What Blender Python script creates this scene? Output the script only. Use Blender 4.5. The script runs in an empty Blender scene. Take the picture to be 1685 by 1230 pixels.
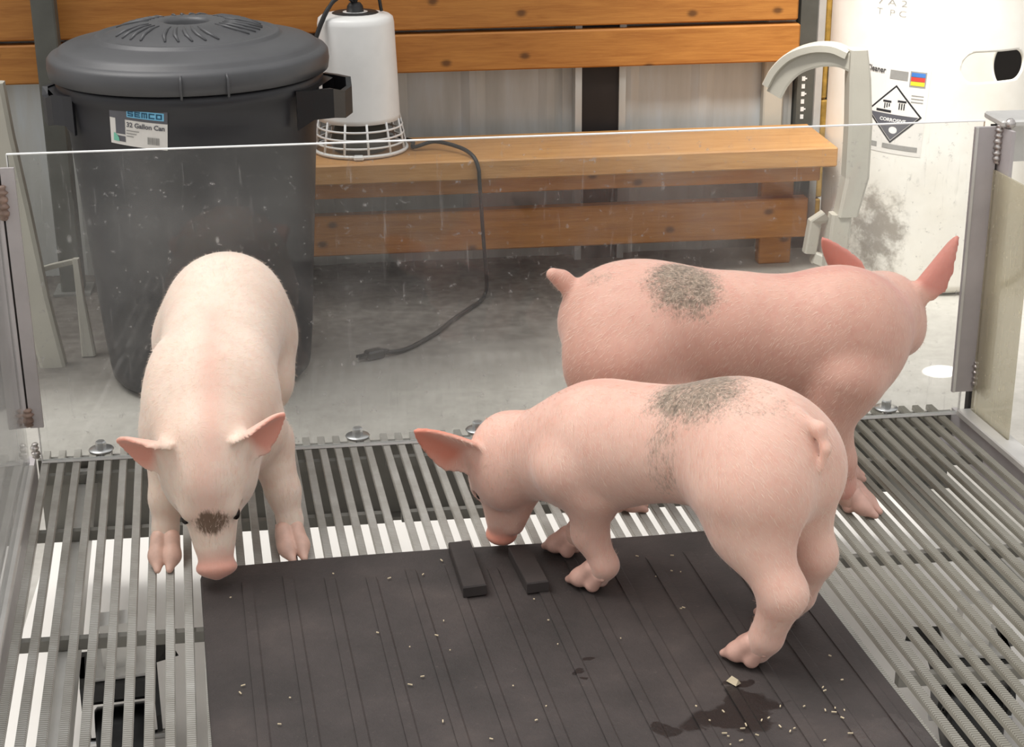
import bpy, math, random
import numpy as np
from mathutils import Vector, Matrix

random.seed(7)
rng = np.random.default_rng(11)
S = bpy.context.scene
COL = S.collection

# ------------------------------------------------------------------ camera
F_PX = 2780.36
cam_d = bpy.data.cameras.new('camera')
cam = bpy.data.objects.new('camera', cam_d)
COL.objects.link(cam)
cam_d.sensor_fit = 'HORIZONTAL'
cam_d.sensor_width = 36.0
cam_d.lens = 36.0 * F_PX / 1685.0
cam_d.clip_start = 0.05
cam_d.clip_end = 100


def cam_axes(pitch, yaw, roll):
    cp, sp = math.cos(pitch), math.sin(pitch)
    cy, sy = math.cos(yaw), math.sin(yaw)
    f = Vector((sy * cp, cy * cp, -sp))
    r = Vector((cy, -sy, 0))
    u = r.cross(f)
    cr, sr = math.cos(roll), math.sin(roll)
    return r * cr + u * sr, -r * sr + u * cr, f


cr_, cu_, cf_ = cam_axes(0.3640, 0.1128, -0.0090)
cam.matrix_world = Matrix(((cr_.x, cu_.x, -cf_.x, 0.4865),
                           (cr_.y, cu_.y, -cf_.y, -2.634),
                           (cr_.z, cu_.z, -cf_.z, 1.1269),
                           (0, 0, 0, 1)))
S.camera = cam

# ------------------------------------------------------------------ world, sun, exposure
S.view_settings.view_transform = 'Standard'
S.view_settings.look = 'None'
S.view_settings.gamma = 1.0
S.view_settings.use_curve_mapping = False
S.view_settings.exposure = 0.0

world = bpy.data.worlds.new('overcast_sky')
S.world = world
world.use_nodes = True
wn = world.node_tree
wn.nodes.clear()
w_out = wn.nodes.new('ShaderNodeOutputWorld')
w_bg = wn.nodes.new('ShaderNodeBackground')
w_tc = wn.nodes.new('ShaderNodeTexCoord')
w_sep = wn.nodes.new('ShaderNodeSeparateXYZ')
w_ramp = wn.nodes.new('ShaderNodeValToRGB')
wn.links.new(w_tc.outputs['Generated'], w_sep.inputs[0])
wn.links.new(w_sep.outputs['Z'], w_ramp.inputs[0])
w_ramp.color_ramp.elements[0].position = 0.0
w_ramp.color_ramp.elements[0].color = (0.42, 0.415, 0.41, 1)
w_ramp.color_ramp.elements[1].position = 0.9
w_ramp.color_ramp.elements[1].color = (1.0, 1.0, 1.0, 1)
wn.links.new(w_ramp.outputs[0], w_bg.inputs[0])
w_bg.inputs[1].default_value = 1.18
wn.links.new(w_bg.outputs[0], w_out.inputs[0])

sun_d = bpy.data.lights.new('sun', 'SUN')
sun_d.energy = 1.75
sun_d.angle = math.radians(35)
sun_d.color = (1.0, 0.97, 0.93)
sun = bpy.data.objects.new('sun', sun_d)
COL.objects.link(sun)
sun.location = (-2, 1, 4)
sun.rotation_euler = Vector((0.45, -0.12, -1.0)).to_track_quat('-Z', 'Y').to_euler()

# added area lamp overhead to brighten the drum by the doorway
drum_fill_d = bpy.data.lights.new('drum_fill_light', 'AREA')
drum_fill_d.shape = 'RECTANGLE'
drum_fill_d.size, drum_fill_d.size_y = 0.5, 0.5
drum_fill_d.energy = 8
drum_fill_d.spread = math.radians(36)
drum_fill_d.color = (1.0, 0.97, 0.92)
drum_fill = bpy.data.objects.new('drum_fill_light', drum_fill_d)
COL.objects.link(drum_fill)
drum_fill.location = (1.2, .1, 3.0)
drum_fill.rotation_euler = (Vector((2.0, 1.45, .45)) - Vector((1.2, .1, 3.0))).to_track_quat('-Z', 'Y').to_euler()


# a thin sunbeam through the doorway lands on the concrete at the right
beam_d = bpy.data.lights.new('doorway_sunbeam', 'SPOT')
beam_d.energy = 1500
beam_d.spot_size = math.radians(1.3)
beam_d.spot_blend = .15
beam_d.shadow_soft_size = .004
beam = bpy.data.objects.new('doorway_sunbeam', beam_d)
COL.objects.link(beam)
beam.location = (3.5, 1.7, 2.5)
beam.rotation_euler = (Vector((1.865, .836, -.25)) - Vector((3.5, 1.7, 2.5))).to_track_quat('-Z', 'Y').to_euler()


# ------------------------------------------------------------------ helpers
def tag(o, label=None, cat=None, group=None, kind=None):
    if label: o['label'] = label
    if cat: o['category'] = cat
    if group: o['group'] = group
    if kind: o['kind'] = kind
    return o


def empty(name, loc, label, cat, group=None):
    o = bpy.data.objects.new(name, None)
    o.empty_display_size = 0.05
    COL.objects.link(o)
    o.location = loc
    return tag(o, label, cat, group)


class MB:
    """collects shapes, links them as one mesh object"""

    def __init__(self):
        self.v = []
        self.f = []
        self.sm = []

    def add(self, vs, fs, smooth=False):
        n = len(self.v)
        self.v += [tuple(x) for x in vs]
        self.f += [tuple(i + n for i in q) for q in fs]
        self.sm += [smooth] * len(fs)
        return self

    def box(self, x0, y0, z0, x1, y1, z1, shear=0.0, bev=0.0):
        """axis box; shear slants it along Y by dX per -dY (about Y=0)"""
        if bev <= 0:
            vs = [(x, y, z) for x in (x0, x1) for y in (y0, y1) for z in (z0, z1)]
            fs = [(0, 1, 3, 2), (4, 6, 7, 5), (0, 4, 5, 1), (2, 3, 7, 6), (0, 2, 6, 4), (1, 5, 7, 3)]
        else:
            b = bev
            vs = []
            idx = {}
            for ix, x in enumerate((x0, x1)):
                for iy, y in enumerate((y0, y1)):
                    for iz, z in enumerate((z0, z1)):
                        sx, sy, sz = (b, -b)[ix], (b, -b)[iy], (b, -b)[iz]
                        for k, p in enumerate(((x, y + sy, z + sz), (x + sx, y, z + sz), (x + sx, y + sy, z))):
                            idx[(ix, iy, iz, k)] = len(vs)
                            vs.append(p)
            fs = []
            for a in range(3):
                for s in range(2):
                    q = []
                    for (p, r) in ((0, 0), (1, 0), (1, 1), (0, 1)):
                        key = [0, 0, 0]
                        key[a] = s
                        key[(a + 1) % 3] = p
                        key[(a + 2) % 3] = r
                        q.append(idx[(*key, a)])
                    fs.append(tuple(q if s else q[::-1]))
            for a in range(3):      # edges along axis a
                for p in range(2):
                    for r in range(2):
                        k1, k2 = (a + 1) % 3, (a + 2) % 3
                        key0 = [0, 0, 0]; key0[k1] = p; key0[k2] = r
                        key1 = list(key0); key1[a] = 1
                        q = [idx[(*key0, k1)], idx[(*key1, k1)], idx[(*key1, k2)], idx[(*key0, k2)]]
                        fs.append(tuple(q if (p ^ r) else q[::-1]))
            for ix in range(2):
                for iy in range(2):
                    for iz in range(2):
                        q = [idx[(ix, iy, iz, k)] for k in range(3)]
                        fs.append(tuple(q if (ix ^ iy ^ iz) else q[::-1]))
        vs = [(x - shear * y, y, z) for x, y, z in vs]
        return self.add(vs, fs)

    def tube(self, pts, r, n=8, cap=True, smooth=True):
        pts = [Vector(p) for p in pts]
        rs = r if isinstance(r, (list, tuple)) else [r] * len(pts)
        vs, fs = [], []
        prev = None
        for i, p in enumerate(pts):
            d = (pts[min(i + 1, len(pts) - 1)] - pts[max(i - 1, 0)]).normalized()
            if prev is None:
                a = Vector((0, 0, 1)) if abs(d.z) < .9 else Vector((1, 0, 0))
                s = d.cross(a).normalized()
            else:
                s = (prev - d * prev.dot(d)).normalized()
            prev = s
            t = d.cross(s)
            for k in range(n):
                a = 2 * math.pi * k / n
                vs.append(p + (s * math.cos(a) + t * math.sin(a)) * rs[i])
        for i in range(len(pts) - 1):
            for k in range(n):
                k2 = (k + 1) % n
                fs.append((i * n + k, i * n + k2, (i + 1) * n + k2, (i + 1) * n + k))
        if cap:
            fs.append(tuple(range(n))[::-1])
            fs.append(tuple((len(pts) - 1) * n + k for k in range(n)))
        return self.add(vs, fs, smooth)

    def lathe(self, prof, c=(0, 0, 0), n=48, smooth=True, a0=0.0, a1=2 * math.pi, squash=1.0):
        vs, fs = [], []
        full = abs(a1 - a0 - 2 * math.pi) < 1e-6
        m = n if full else n + 1
        for (r, z) in prof:
            for k in range(m):
                a = a0 + (a1 - a0) * k / n
                vs.append((c[0] + r * math.cos(a), c[1] + r * math.sin(a) * squash, c[2] + z))
        for i in range(len(prof) - 1):
            for k in range(n):
                k2 = (k + 1) % m
                fs.append((i * m + k, i * m + k2, (i + 1) * m + k2, (i + 1) * m + k))
        return self.add(vs, fs, smooth)

    def prism(self, poly, z0, z1, smooth=False):
        n = len(poly)
        vs = [(x, y, z0) for x, y in poly] + [(x, y, z1) for x, y in poly]
        fs = [tuple(range(n))[::-1], tuple(range(n, 2 * n))]
        fs += [(i, (i + 1) % n, n + (i + 1) % n, n + i) for i in range(n)]
        return self.add(vs, fs, smooth)

    def blob(self, c, r, seed=0, n=10, amp=0.25):
        rr = random.Random(seed)
        vs, fs = [], []
        for i in range(n + 1):
            th = math.pi * i / n
            for k in range(n):
                ph = 2 * math.pi * k / n
                q = 1 + amp * (rr.random() - .5) * (0 < i < n)
                vs.append((c[0] + r[0] * q * math.sin(th) * math.cos(ph), c[1] + r[1] * q * math.sin(th) * math.sin(ph),
                           c[2] + r[2] * q * math.cos(th)))
        for i in range(n):
            for k in range(n):
                k2 = (k + 1) % n
                fs.append((i * n + k, i * n + n + k, i * n + n + k2, i * n + k2))
        return self.add(vs, fs, True)

    def xf(self, M):
        self.v = [tuple(M @ Vector(p)) for p in self.v]
        return self

    def build(self, name, m, parent=None):
        me = bpy.data.meshes.new(name)
        me.from_pydata(self.v, [], self.f)
        me.polygons.foreach_set('use_smooth', self.sm)
        me.validate()
        me.update()
        o = bpy.data.objects.new(name, me)
        COL.objects.link(o)
        if m: me.materials.append(m)
        if parent:
            o.parent = parent
            o.matrix_parent_inverse = Matrix.Translation(-Vector(parent.location))
        return o


def copy_tree(o, parent=None):
    c = o.copy()
    COL.objects.link(c)
    c.parent = parent
    for ch in [q for q in COL.objects if q.parent == o]:
        copy_tree(ch, c)
    return c


def fix_normals(o):
    import bmesh
    bm = bmesh.new()
    bm.from_mesh(o.data)
    bmesh.ops.recalc_face_normals(bm, faces=bm.faces)
    bm.to_mesh(o.data)
    bm.free()


# ------------------------------------------------------------------ materials
def srgb(r, g, b):
    f = lambda c: c / 12.92 if c <= .04045 else ((c + .055) / 1.055) ** 2.4
    return (f(r / 255), f(g / 255), f(b / 255), 1)


class NT:
    def __init__(self, name):
        self.m = bpy.data.materials.new(name)
        self.m.use_nodes = True
        self.t = self.m.node_tree
        self.t.nodes.clear()
        self.out = self.t.nodes.new('ShaderNodeOutputMaterial')

    def n(self, typ, **kw):
        x = self.t.nodes.new(typ)
        for k, v in kw.items():
            setattr(x, k, v)
        return x

    def l(self, a, b):
        self.t.links.new(a, b)

    def coords(self, scale=(1, 1, 1), kind='Object', rot=(0, 0, 0)):
        tc = self.n('ShaderNodeTexCoord')
        mp = self.n('ShaderNodeMapping')
        mp.inputs['Scale'].default_value = scale
        mp.inputs['Rotation'].default_value = rot
        self.l(tc.outputs[kind], mp.inputs[0])
        return mp.outputs[0]

    def noise(self, vec, scale, detail=4, rough=.55, dist=0):
        x = self.n('ShaderNodeTexNoise')
        x.inputs['Scale'].default_value = scale
        x.inputs['Detail'].default_value = detail
        x.inputs['Roughness'].default_value = rough
        x.inputs['Distortion'].default_value = dist
        if vec is not None: self.l(vec, x.inputs['Vector'])
        return x.outputs['Fac']

    def ramp(self, fac, stops, interp='LINEAR'):
        x = self.n('ShaderNodeValToRGB')
        cr = x.color_ramp
        cr.interpolation = interp
        while len(cr.elements) < len(stops): cr.elements.new(.5)
        for e, (p, c) in zip(cr.elements, stops):
            e.position = p
            e.color = c if len(c) == 4 else (*c, 1)
        self.l(fac, x.inputs[0])
        return x.outputs[0]

    def val(self, fac, a, b, c=0.0, d=1.0, smooth=True):
        x = self.n('ShaderNodeMapRange')
        x.interpolation_type = 'SMOOTHSTEP' if smooth else 'LINEAR'
        for i, q in enumerate((a, b, c, d)): x.inputs[i + 1].default_value = q
        self.l(fac, x.inputs[0])
        return x.outputs[0]

    def math(self, op, a, b=None):
        x = self.n('ShaderNodeMath', operation=op)
        for i, q in enumerate((a, b)):
            if q is None: continue
            if isinstance(q, (int, float)): x.inputs[i].default_value = q
            else: self.l(q, x.inputs[i])
        return x.outputs[0]

    def mix(self, fac, a, b, blend='MIX'):
        x = self.n('ShaderNodeMix', data_type='RGBA', blend_type=blend)
        for s, q in (('Factor', fac), ('A', a), ('B', b)):
            sock = [i for i in x.inputs if i.name == s and (i.type == ('VALUE' if s == 'Factor' else 'RGBA'))][0]
            if isinstance(q, (int, float)): sock.default_value = q
            elif isinstance(q, tuple): sock.default_value = q
            else: self.l(q, sock)
        return [o for o in x.outputs if o.type == 'RGBA'][0]

    def attr(self, name):
        x = self.n('ShaderNodeAttribute')
        x.attribute_name = name
        return x.outputs['Fac']

    def bump(self, h, strength=.3, dist=.01, normal=None):
        x = self.n('ShaderNodeBump')
        x.inputs['Strength'].default_value = strength
        x.inputs['Distance'].default_value = dist
        self.l(h, x.inputs['Height'])
        if normal: self.l(normal, x.inputs['Normal'])
        return x.outputs[0]

    def bsdf(self, color, rough=.5, metal=0.0, normal=None, **kw):
        p = self.n('ShaderNodeBsdfPrincipled')
        for s, q in (('Base Color', color), ('Roughness', rough), ('Metallic', metal)):
            if isinstance(q, (int, float, tuple)): p.inputs[s].default_value = q
            else: self.l(q, p.inputs[s])
        if normal: self.l(normal, p.inputs['Normal'])
        for k, q in kw.items():
            p.inputs[k.replace('_', ' ')].default_value = q
        self.l(p.outputs[0], self.out.inputs[0])
        return p


def plain(name, c, rough=.5, metal=0.0, var=.12, scale=18, bump=0.0, bscale=200, **kw):
    t = NT(name)
    v = t.coords()
    nz = t.noise(v, scale)
    lo = tuple(x * (1 - var) for x in c[:3]) + (1,)
    hi = tuple(min(1, x * (1 + var)) for x in c[:3]) + (1,)
    col = t.ramp(nz, [(.3, lo), (.7, hi)])
    nrm = t.bump(t.noise(v, bscale), bump, .002) if bump else None
    t.bsdf(col, rough, metal, nrm, **kw)
    return t.m


def wood(name, c0, c1, knots=True):
    t = NT(name)
    v = t.coords((1.2, 14, 14))
    n1 = t.noise(v, 5, 5, .6, .6)
    grain = t.noise(t.coords((3, 90, 90)), 6, 3)
    f = t.math('ADD', t.math('MULTIPLY', n1, .7), t.math('MULTIPLY', grain, .3))
    col = t.ramp(f, [(.3, c0), (.5, tuple((a + b) / 2 for a, b in zip(c0, c1))), (.72, c1)])
    vo = t.n('ShaderNodeTexVoronoi')
    vo.inputs['Scale'].default_value = 1.0
    vo.voronoi_dimensions = '2D'
    t.l(t.coords((4.2, 6, 6.0), rot=(math.pi / 2, 0, 0)), vo.inputs['Vector'])
    k = t.math('MULTIPLY', t.val(t.math('ADD', vo.outputs['Distance'], t.math('MULTIPLY', t.math('SUBTRACT', grain, .5), .04)), .02, .085, 1, 0), .8)
    if knots:
        col = t.mix(k, col, tuple(x * .22 for x in c0[:3]) + (1,))
    t.bsdf(col, .55, 0, t.bump(grain, .15, .003))
    return t.m


M = {}
M['wood'] = wood('stained_pine', srgb(156, 95, 34), srgb(196, 134, 62))
M['wood2'] = wood('pale_pine', srgb(166, 114, 58), srgb(204, 156, 98), False)
M['alu'] = plain('aluminium', srgb(214, 212, 208), .38, .35, .10, 12, .15, 260)
M['alu_dull'] = plain('dull_aluminium', srgb(186, 180, 180), .5, .15, .12, 9, .1, 220)
M['steel'] = plain('galvanised_steel', srgb(150, 150, 145), .45, .6, .15, 12)
M['weld'] = plain('weld_metal', srgb(196, 190, 186), .3, .9, .25, 60, .6, 150)
M['weld_dark'] = plain('grubby_weld', srgb(150, 128, 116), .6, .3, .3, 60, .6, 150)
M['darkgap'] = plain('dark_steel', srgb(34, 28, 26), .6, .1)
M['darkpost'] = plain('grey_painted_steel', srgb(92, 92, 86), .55, .2)
M['blackpl'] = plain('black_plastic', srgb(42, 42, 46), .42, 0, .12, 7, .1, 500)
M['lidpl'] = plain('dusty_black_plastic', srgb(74, 74, 76), .42, 0, .16, 5, .1, 500)
M['blackpl2'] = plain('black_gloss_plastic', srgb(26, 26, 28), .3)
M['rubber'] = plain('black_cord_rubber', srgb(34, 33, 33), .5)
M['whitepl'] = plain('white_plastic', srgb(236, 235, 232), .3, 0, .03)
M['greypl'] = plain('grey_resin', srgb(184, 180, 168), .5, 0, .06, 6, .1, 300)
M['yellow'] = plain('yellow_foam', srgb(190, 150, 70), .8, 0, .35, 30)
M['bolt'] = plain('zinc_bolt', srgb(200, 200, 200), .28, .9, .1)
M['wheel'] = plain('caster_black', srgb(16, 16, 17), .4, .0)
M['paper'] = plain('label_paper', srgb(226, 222, 216), .6, 0, .04)
M['lab_dark'] = plain('label_ink', srgb(40, 40, 44), .5)
M['lab_grey'] = plain('label_grey_ink', srgb(150, 148, 144), .5)
M['lab_steel'] = plain('label_slate_ink', srgb(92, 92, 98), .4)
M['lab_blue'] = plain('label_blue_ink', srgb(120, 190, 225), .4)
M['lab_navy'] = plain('label_teal_ink', srgb(20, 80, 110), .4)
M['lab_green'] = plain('label_green_ink', srgb(120, 195, 170), .4)
M['lab_red'] = plain('label_red_ink', srgb(215, 70, 60), .4)
M['lab_yel'] = plain('label_yellow_ink', srgb(235, 205, 60), .4)
M['lab_cyan'] = plain('label_cyan_ink', srgb(70, 120, 190), .4)
M['outside'] = plain('dark_timber', srgb(30, 24, 20), .8)
M['brightener'] = plain('floor_brightener_white', srgb(236, 232, 226), .6, 0, .05, 4)
M['beam'] = plain('dull_galvanised_beam', srgb(120, 118, 112), .55, .3, .15, 10)


def mk_concrete():
    t = NT('concrete')
    v = t.coords()
    n1 = t.noise(v, 2.2, 6, .6)
    n2 = t.noise(v, 38, 5, .6)
    f = t.math('ADD', t.math('MULTIPLY', n1, .65), t.math('MULTIPLY', n2, .35))
    col = t.ramp(f, [(.3, srgb(158, 154, 146)), (.55, srgb(184, 180, 172)), (.75, srgb(202, 198, 191))])
    # shade along the wall painted in, with some grime and a ragged edge
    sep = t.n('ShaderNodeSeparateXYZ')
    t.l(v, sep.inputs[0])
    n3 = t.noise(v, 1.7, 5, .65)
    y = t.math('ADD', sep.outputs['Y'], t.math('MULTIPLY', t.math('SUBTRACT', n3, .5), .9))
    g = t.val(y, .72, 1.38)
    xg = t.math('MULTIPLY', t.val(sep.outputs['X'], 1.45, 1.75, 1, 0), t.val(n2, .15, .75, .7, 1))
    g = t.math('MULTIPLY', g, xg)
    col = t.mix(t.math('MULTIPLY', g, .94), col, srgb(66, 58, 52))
    t.bsdf(col, .8, 0, t.bump(n2, .25, .004))
    return t.m


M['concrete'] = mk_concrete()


def mk_sheet():
    t = NT('ribbed_steel_sheet')
    v = t.coords()
    n1 = t.noise(t.coords((9, 1, 1.2)), 2, 4)
    col = t.ramp(n1, [(.3, srgb(176, 176, 171)), (.55, srgb(192, 193, 190)), (.8, srgb(200, 207, 212))])
    t.bsdf(col, .4, .25)
    return t.m


M['sheet'] = mk_sheet()


def mk_grate():
    t = NT('coated_grating')
    v = t.coords()
    n1 = t.noise(v, 9, 5, .65)
    col = t.ramp(n1, [(.3, srgb(164, 160, 151)), (.55, srgb(190, 187, 180)), (.75, srgb(206, 204, 199))])
    sep = t.n('ShaderNodeSeparateXYZ')
    t.l(v, sep.inputs[0])
    # tarnish on the right-hand third of the floor
    olive = t.val(t.math('ADD', sep.outputs['X'], t.math('MULTIPLY', t.math('SUBTRACT', n1, .5), .25)), 1.05, 1.3)
    col = t.mix(t.math('MULTIPLY', olive, .65), col, srgb(138, 134, 118))
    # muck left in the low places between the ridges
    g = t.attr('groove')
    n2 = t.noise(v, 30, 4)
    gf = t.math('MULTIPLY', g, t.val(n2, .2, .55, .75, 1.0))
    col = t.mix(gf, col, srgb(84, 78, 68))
    t.bsdf(col, .42, .2)
    return t.m


M['grate'] = mk_grate()


def mk_acrylic(name, haze, streak, tint, spec_thr=.72, cloud=.0):
    """clear sheet: see-through with surface reflection, scattered dirt and scuffs that stay on the sheet"""
    t = NT(name)
    v = t.coords()
    tr = t.n('ShaderNodeBsdfTransparent')
    tr.inputs[0].default_value = (.97, .975, .97, 1)
    gl = t.n('ShaderNodeBsdfGlossy')
    gl.inputs['Roughness'].default_value = .03
    fr = t.n('ShaderNodeFresnel')
    fr.inputs[0].default_value = 1.45
    m1 = t.n('ShaderNodeMixShader')
    t.l(t.math('MULTIPLY', fr.outputs[0], .8), m1.inputs[0])
    t.l(tr.outputs[0], m1.inputs[1])
    t.l(gl.outputs[0], m1.inputs[2])
    df = t.n('ShaderNodeBsdfDiffuse')
    df.inputs[0].default_value = tint
    tl = t.n('ShaderNodeBsdfTranslucent')
    tl.inputs[0].default_value = tint
    md = t.n('ShaderNodeMixShader')
    md.inputs[0].default_value = .4
    t.l(df.outputs[0], md.inputs[1])
    t.l(tl.outputs[0], md.inputs[2])
    # specks and smears
    vo = t.n('ShaderNodeTexVoronoi')
    vo.inputs['Scale'].default_value = 26
    vo.inputs['Randomness'].default_value = 1
    t.l(t.coords((1, 1, .55), rot=(0, .3, 0)), vo.inputs['Vector'])
    sp = t.val(vo.outputs['Distance'], .04, .13, 1, 0)
    pres = t.val(t.noise(v, 7, 3), .5, .68)
    sp = t.math('MULTIPLY', sp, pres)
    fine = t.val(t.noise(v, 70, 5, .7), spec_thr - .1, spec_thr + .06)
    scuff = t.val(t.noise(t.coords((30, 30, 2.5), rot=(0, .25, 0)), 3, 5, .7, .4), .60, .82)
    sm = t.val(t.noise(v, 3.2, 5, .6), .35, .75)
    f = t.math('ADD', t.math('MULTIPLY', sp, .42 * streak), t.math('MULTIPLY', fine, .3 * streak))
    f = t.math('ADD', f, t.math('MULTIPLY', scuff, .22 * streak))
    f = t.math('ADD', f, t.math('MULTIPLY', sm, haze))
    f = t.math('ADD', f, cloud)
    f = t.math('MINIMUM', f, .9)
    m2 = t.n('ShaderNodeMixShader')
    t.l(f, m2.inputs[0])
    t.l(m1.outputs[0], m2.inputs[1])
    t.l(md.outputs[0], m2.inputs[2])
    t.l(m2.outputs[0], t.out.inputs[0])
    return t.m


M['acrylic'] = mk_acrylic('clear_acrylic', .12, 1.6, (.74, .73, .72, 1), .70, cloud=.012)
M['acrylic_side'] = mk_acrylic('scuffed_acrylic', .16, 1.2, (.9, .9, .9, 1), cloud=.05)
M['film'] = mk_acrylic('yellowed_film', .16, 1.9, srgb(255, 246, 216), cloud=.24)
M['edge'] = plain('sawn_acrylic_edge', (.9, .9, .88, 1), .5, 0, .02)


def mk_mat():
    t = NT('black_rubber_mat')
    v = t.coords()
    n1 = t.noise(v, 6, 6, .65)
    n2 = t.noise(v, 130, 4, .7)
    col = t.ramp(n1, [(.3, srgb(46, 41, 39)), (.55, srgb(62, 55, 53)), (.78, srgb(80, 71, 67))])
    col = t.mix(t.val(n2, .62, .8, 0, .35), col, srgb(120, 108, 100))
    # wet spill near the front right hoof and small droplets
    sep = t.n('ShaderNodeSeparateXYZ')
    t.l(v, sep.inputs[0])
    nw = t.math('MULTIPLY', t.math('SUBTRACT', t.noise(v, 14, 4), .5), .09)

    def spot(x, y, rx, ry):
        a = t.math('DIVIDE', t.math('SUBTRACT', t.math('ADD', sep.outputs['X'], nw), x), rx)
        b = t.math('DIVIDE', t.math('SUBTRACT', t.math('ADD', sep.outputs['Y'], nw), y), ry)
        d = t.math('ADD', t.math('MULTIPLY', a, a), t.math('MULTIPLY', b, b))
        return t.val(d, .75, 1.1, 1, 0)

    wet = None
    for s in ((.945, -.925, .06, .028), (.955, -.905, .025, .05), (.865, -.93, .025, .014), (.775, -.795, .007, .006),
              (.776, -.815, .006, .005), (.79, -.765, .008, .005), (.97, -.845, .02, .012)):
        q = spot(*s)
        wet = q if wet is None else t.math('MAXIMUM', wet, q)
    col = t.mix(t.math('MULTIPLY', wet, .85), col, srgb(26, 22, 21))
    shine = spot(1.12, -.985, .05, .04)
    rough = t.math('SUBTRACT', t.math('SUBTRACT', .72, t.math('MULTIPLY', wet, .35)), t.math('MULTIPLY', shine, .4))
    t.bsdf(col, rough, 0, t.bump(n2, .4, .003))
    return t.m


M['mat'] = mk_mat()
M['block'] = plain('rubber_block', srgb(54, 48, 46), .7, 0, .2, 20, .3, 120)


def mk_pig(name, base, pale, pink):
    t = NT(name)
    v = t.coords()
    n1 = t.noise(v, 9, 4, .6)
    col = t.ramp(n1, [(.3, base), (.7, pale)])
    col = t.mix(t.attr('pink'), col, pink)
    mott = t.noise(v, 60, 3, .6)
    col = t.mix(t.val(mott, .45, .75, 0, .18), col, pink)
    # caked mud caught in the bristles
    hair = t.noise(t.coords((120, 120, 30), rot=(.35, .25, .0)), 1.6, 3, .7)
    hair2 = t.noise(t.coords((190, 190, 42), rot=(.45, -.35, .0)), 1.5, 3, .75)
    patch = t.noise(v, 26, 4, .7)
    d = t.attr('dirt')
    nn = t.math('ADD', t.math('MULTIPLY', t.math('SUBTRACT', hair2, .5), 1.0), t.math('MULTIPLY', t.math('SUBTRACT', patch, .5), .9))
    df = t.val(t.math('ADD', d, nn), .35, .95)
    has = t.val(d, .02, .2)
    dcol = t.ramp(hair, [(.32, srgb(92, 82, 70)), (.52, srgb(138, 124, 108)), (.72, srgb(180, 160, 142))])
    col = t.mix(t.math('MULTIPLY', t.math('MULTIPLY', df, has), .94), col, dcol)
    m = t.attr('mud')
    mf = t.val(t.math('ADD', m, nn), .40, .85)
    col = t.mix(t.math('MULTIPLY', t.math('MULTIPLY', mf, t.val(m, .02, .2)), .88), col, srgb(88, 66, 46))
    h = t.math('ADD', t.math('MULTIPLY', hair, .7), t.math('MULTIPLY', mott, .3))
    p = t.bsdf(col, .55, 0, t.bump(h, .22, .004))
    p.inputs['Subsurface Weight'].default_value = .35
    p.inputs['Subsurface Radius'].default_value = (1.0, .45, .3)
    p.inputs['Subsurface Scale'].default_value = .008
    p.inputs['Sheen Weight'].default_value = .25
    p.inputs['Sheen Roughness'].default_value = .4
    p.inputs['Specular IOR Level'].default_value = .3
    return t.m


M['pig_a'] = mk_pig('pale_pig_skin', srgb(230, 206, 188), srgb(241, 222, 206), srgb(222, 156, 138))
M['pig_b'] = mk_pig('pink_pig_skin', srgb(223, 179, 162), srgb(234, 196, 179), srgb(214, 136, 114))
M['pig_c'] = mk_pig('rosy_pig_skin', srgb(208, 162, 145), srgb(222, 178, 161), srgb(192, 112, 102))
M['hoof'] = plain('hoof_horn', srgb(218, 174, 158), .4, 0, .12, 50)
M['hoof_a'] = plain('pale_hoof_horn', srgb(228, 188, 170), .4, 0, .12, 50)
M['eye'] = plain('dark_eye', srgb(24, 16, 14), .12)
M['bristle'] = plain('pale_bristle', srgb(236, 212, 194), .5, 0, .05)
M['straw'] = plain('straw_bits', srgb(206, 190, 160), .7, 0, .2)

# ------------------------------------------------------------------ the setting
G = -0.25          # ground level; the slatted deck's top is z = 0
SH = 0.072         # the pen's slats run a little askew to its back wall


def struct(o, name=None):
    o['kind'] = 'structure'
    return o


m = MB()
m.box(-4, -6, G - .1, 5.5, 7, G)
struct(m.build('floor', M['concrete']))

# ribbed steel wall
m = MB()
xs = []
x = -3.0
while x < 1.79:
    xs += [(x, 0), (x + .085, 0), (x + .108, .007), (x + .128, .007), (x + .151, 0)]
    x += .21
xs = [q for q in xs if q[0] < 1.78] + [(1.78, 0)]
vs = []
for (a, b) in xs: vs += [(a, 1.87 - b, G), (a, 1.87 - b, 1.7)]
for (a, b) in xs: vs += [(a, 1.91, G), (a, 1.91, 1.7)]
n = len(xs)
fs = [(2 * i, 2 * i + 2, 2 * i + 3, 2 * i + 1) for i in range(n - 1)]
fs += [(2 * n + 2 * i + 1, 2 * n + 2 * i + 3, 2 * n + 2 * i + 2, 2 * n + 2 * i) for i in range(n - 1)]
fs += [(1, 2 * n + 1, 2 * n, 0), (2 * n - 2, 4 * n - 2, 4 * n - 1, 2 * n - 1)]
m.add(vs, fs)
struct(m.build('wall_back', M['sheet']))
# far timber wall seen past the drum
m = MB()
m.box(2.2, 3.2, G, 5.2, 3.3, 2.2)
struct(m.build('wall_right', M['outside']))


# the dark column between the sheets, with its pale flashings
t = empty('steel_column', (1.235, 1.85, G), 'black steel column showing between the pale wall sheets under the top planks', 'column')
MB().box(1.185, 1.825, G, 1.288, 1.868, 1.2).build('web', M['darkgap'], t)
MB().box(1.168, 1.815, G, 1.186, 1.868, 1.2).build('flashing', M['sheet'], t)
MB().box(1.287, 1.815, G, 1.305, 1.868, 1.2).build('flashing', M['sheet'], t)

o = MB().box(1.69, 1.83, G, 1.745, 1.868, 1.2, bev=.004).build('wall_trim', M['greypl'])
tag(o, 'grey upright metal trim on the wall, left of the dark corner post', 'trim')

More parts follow.
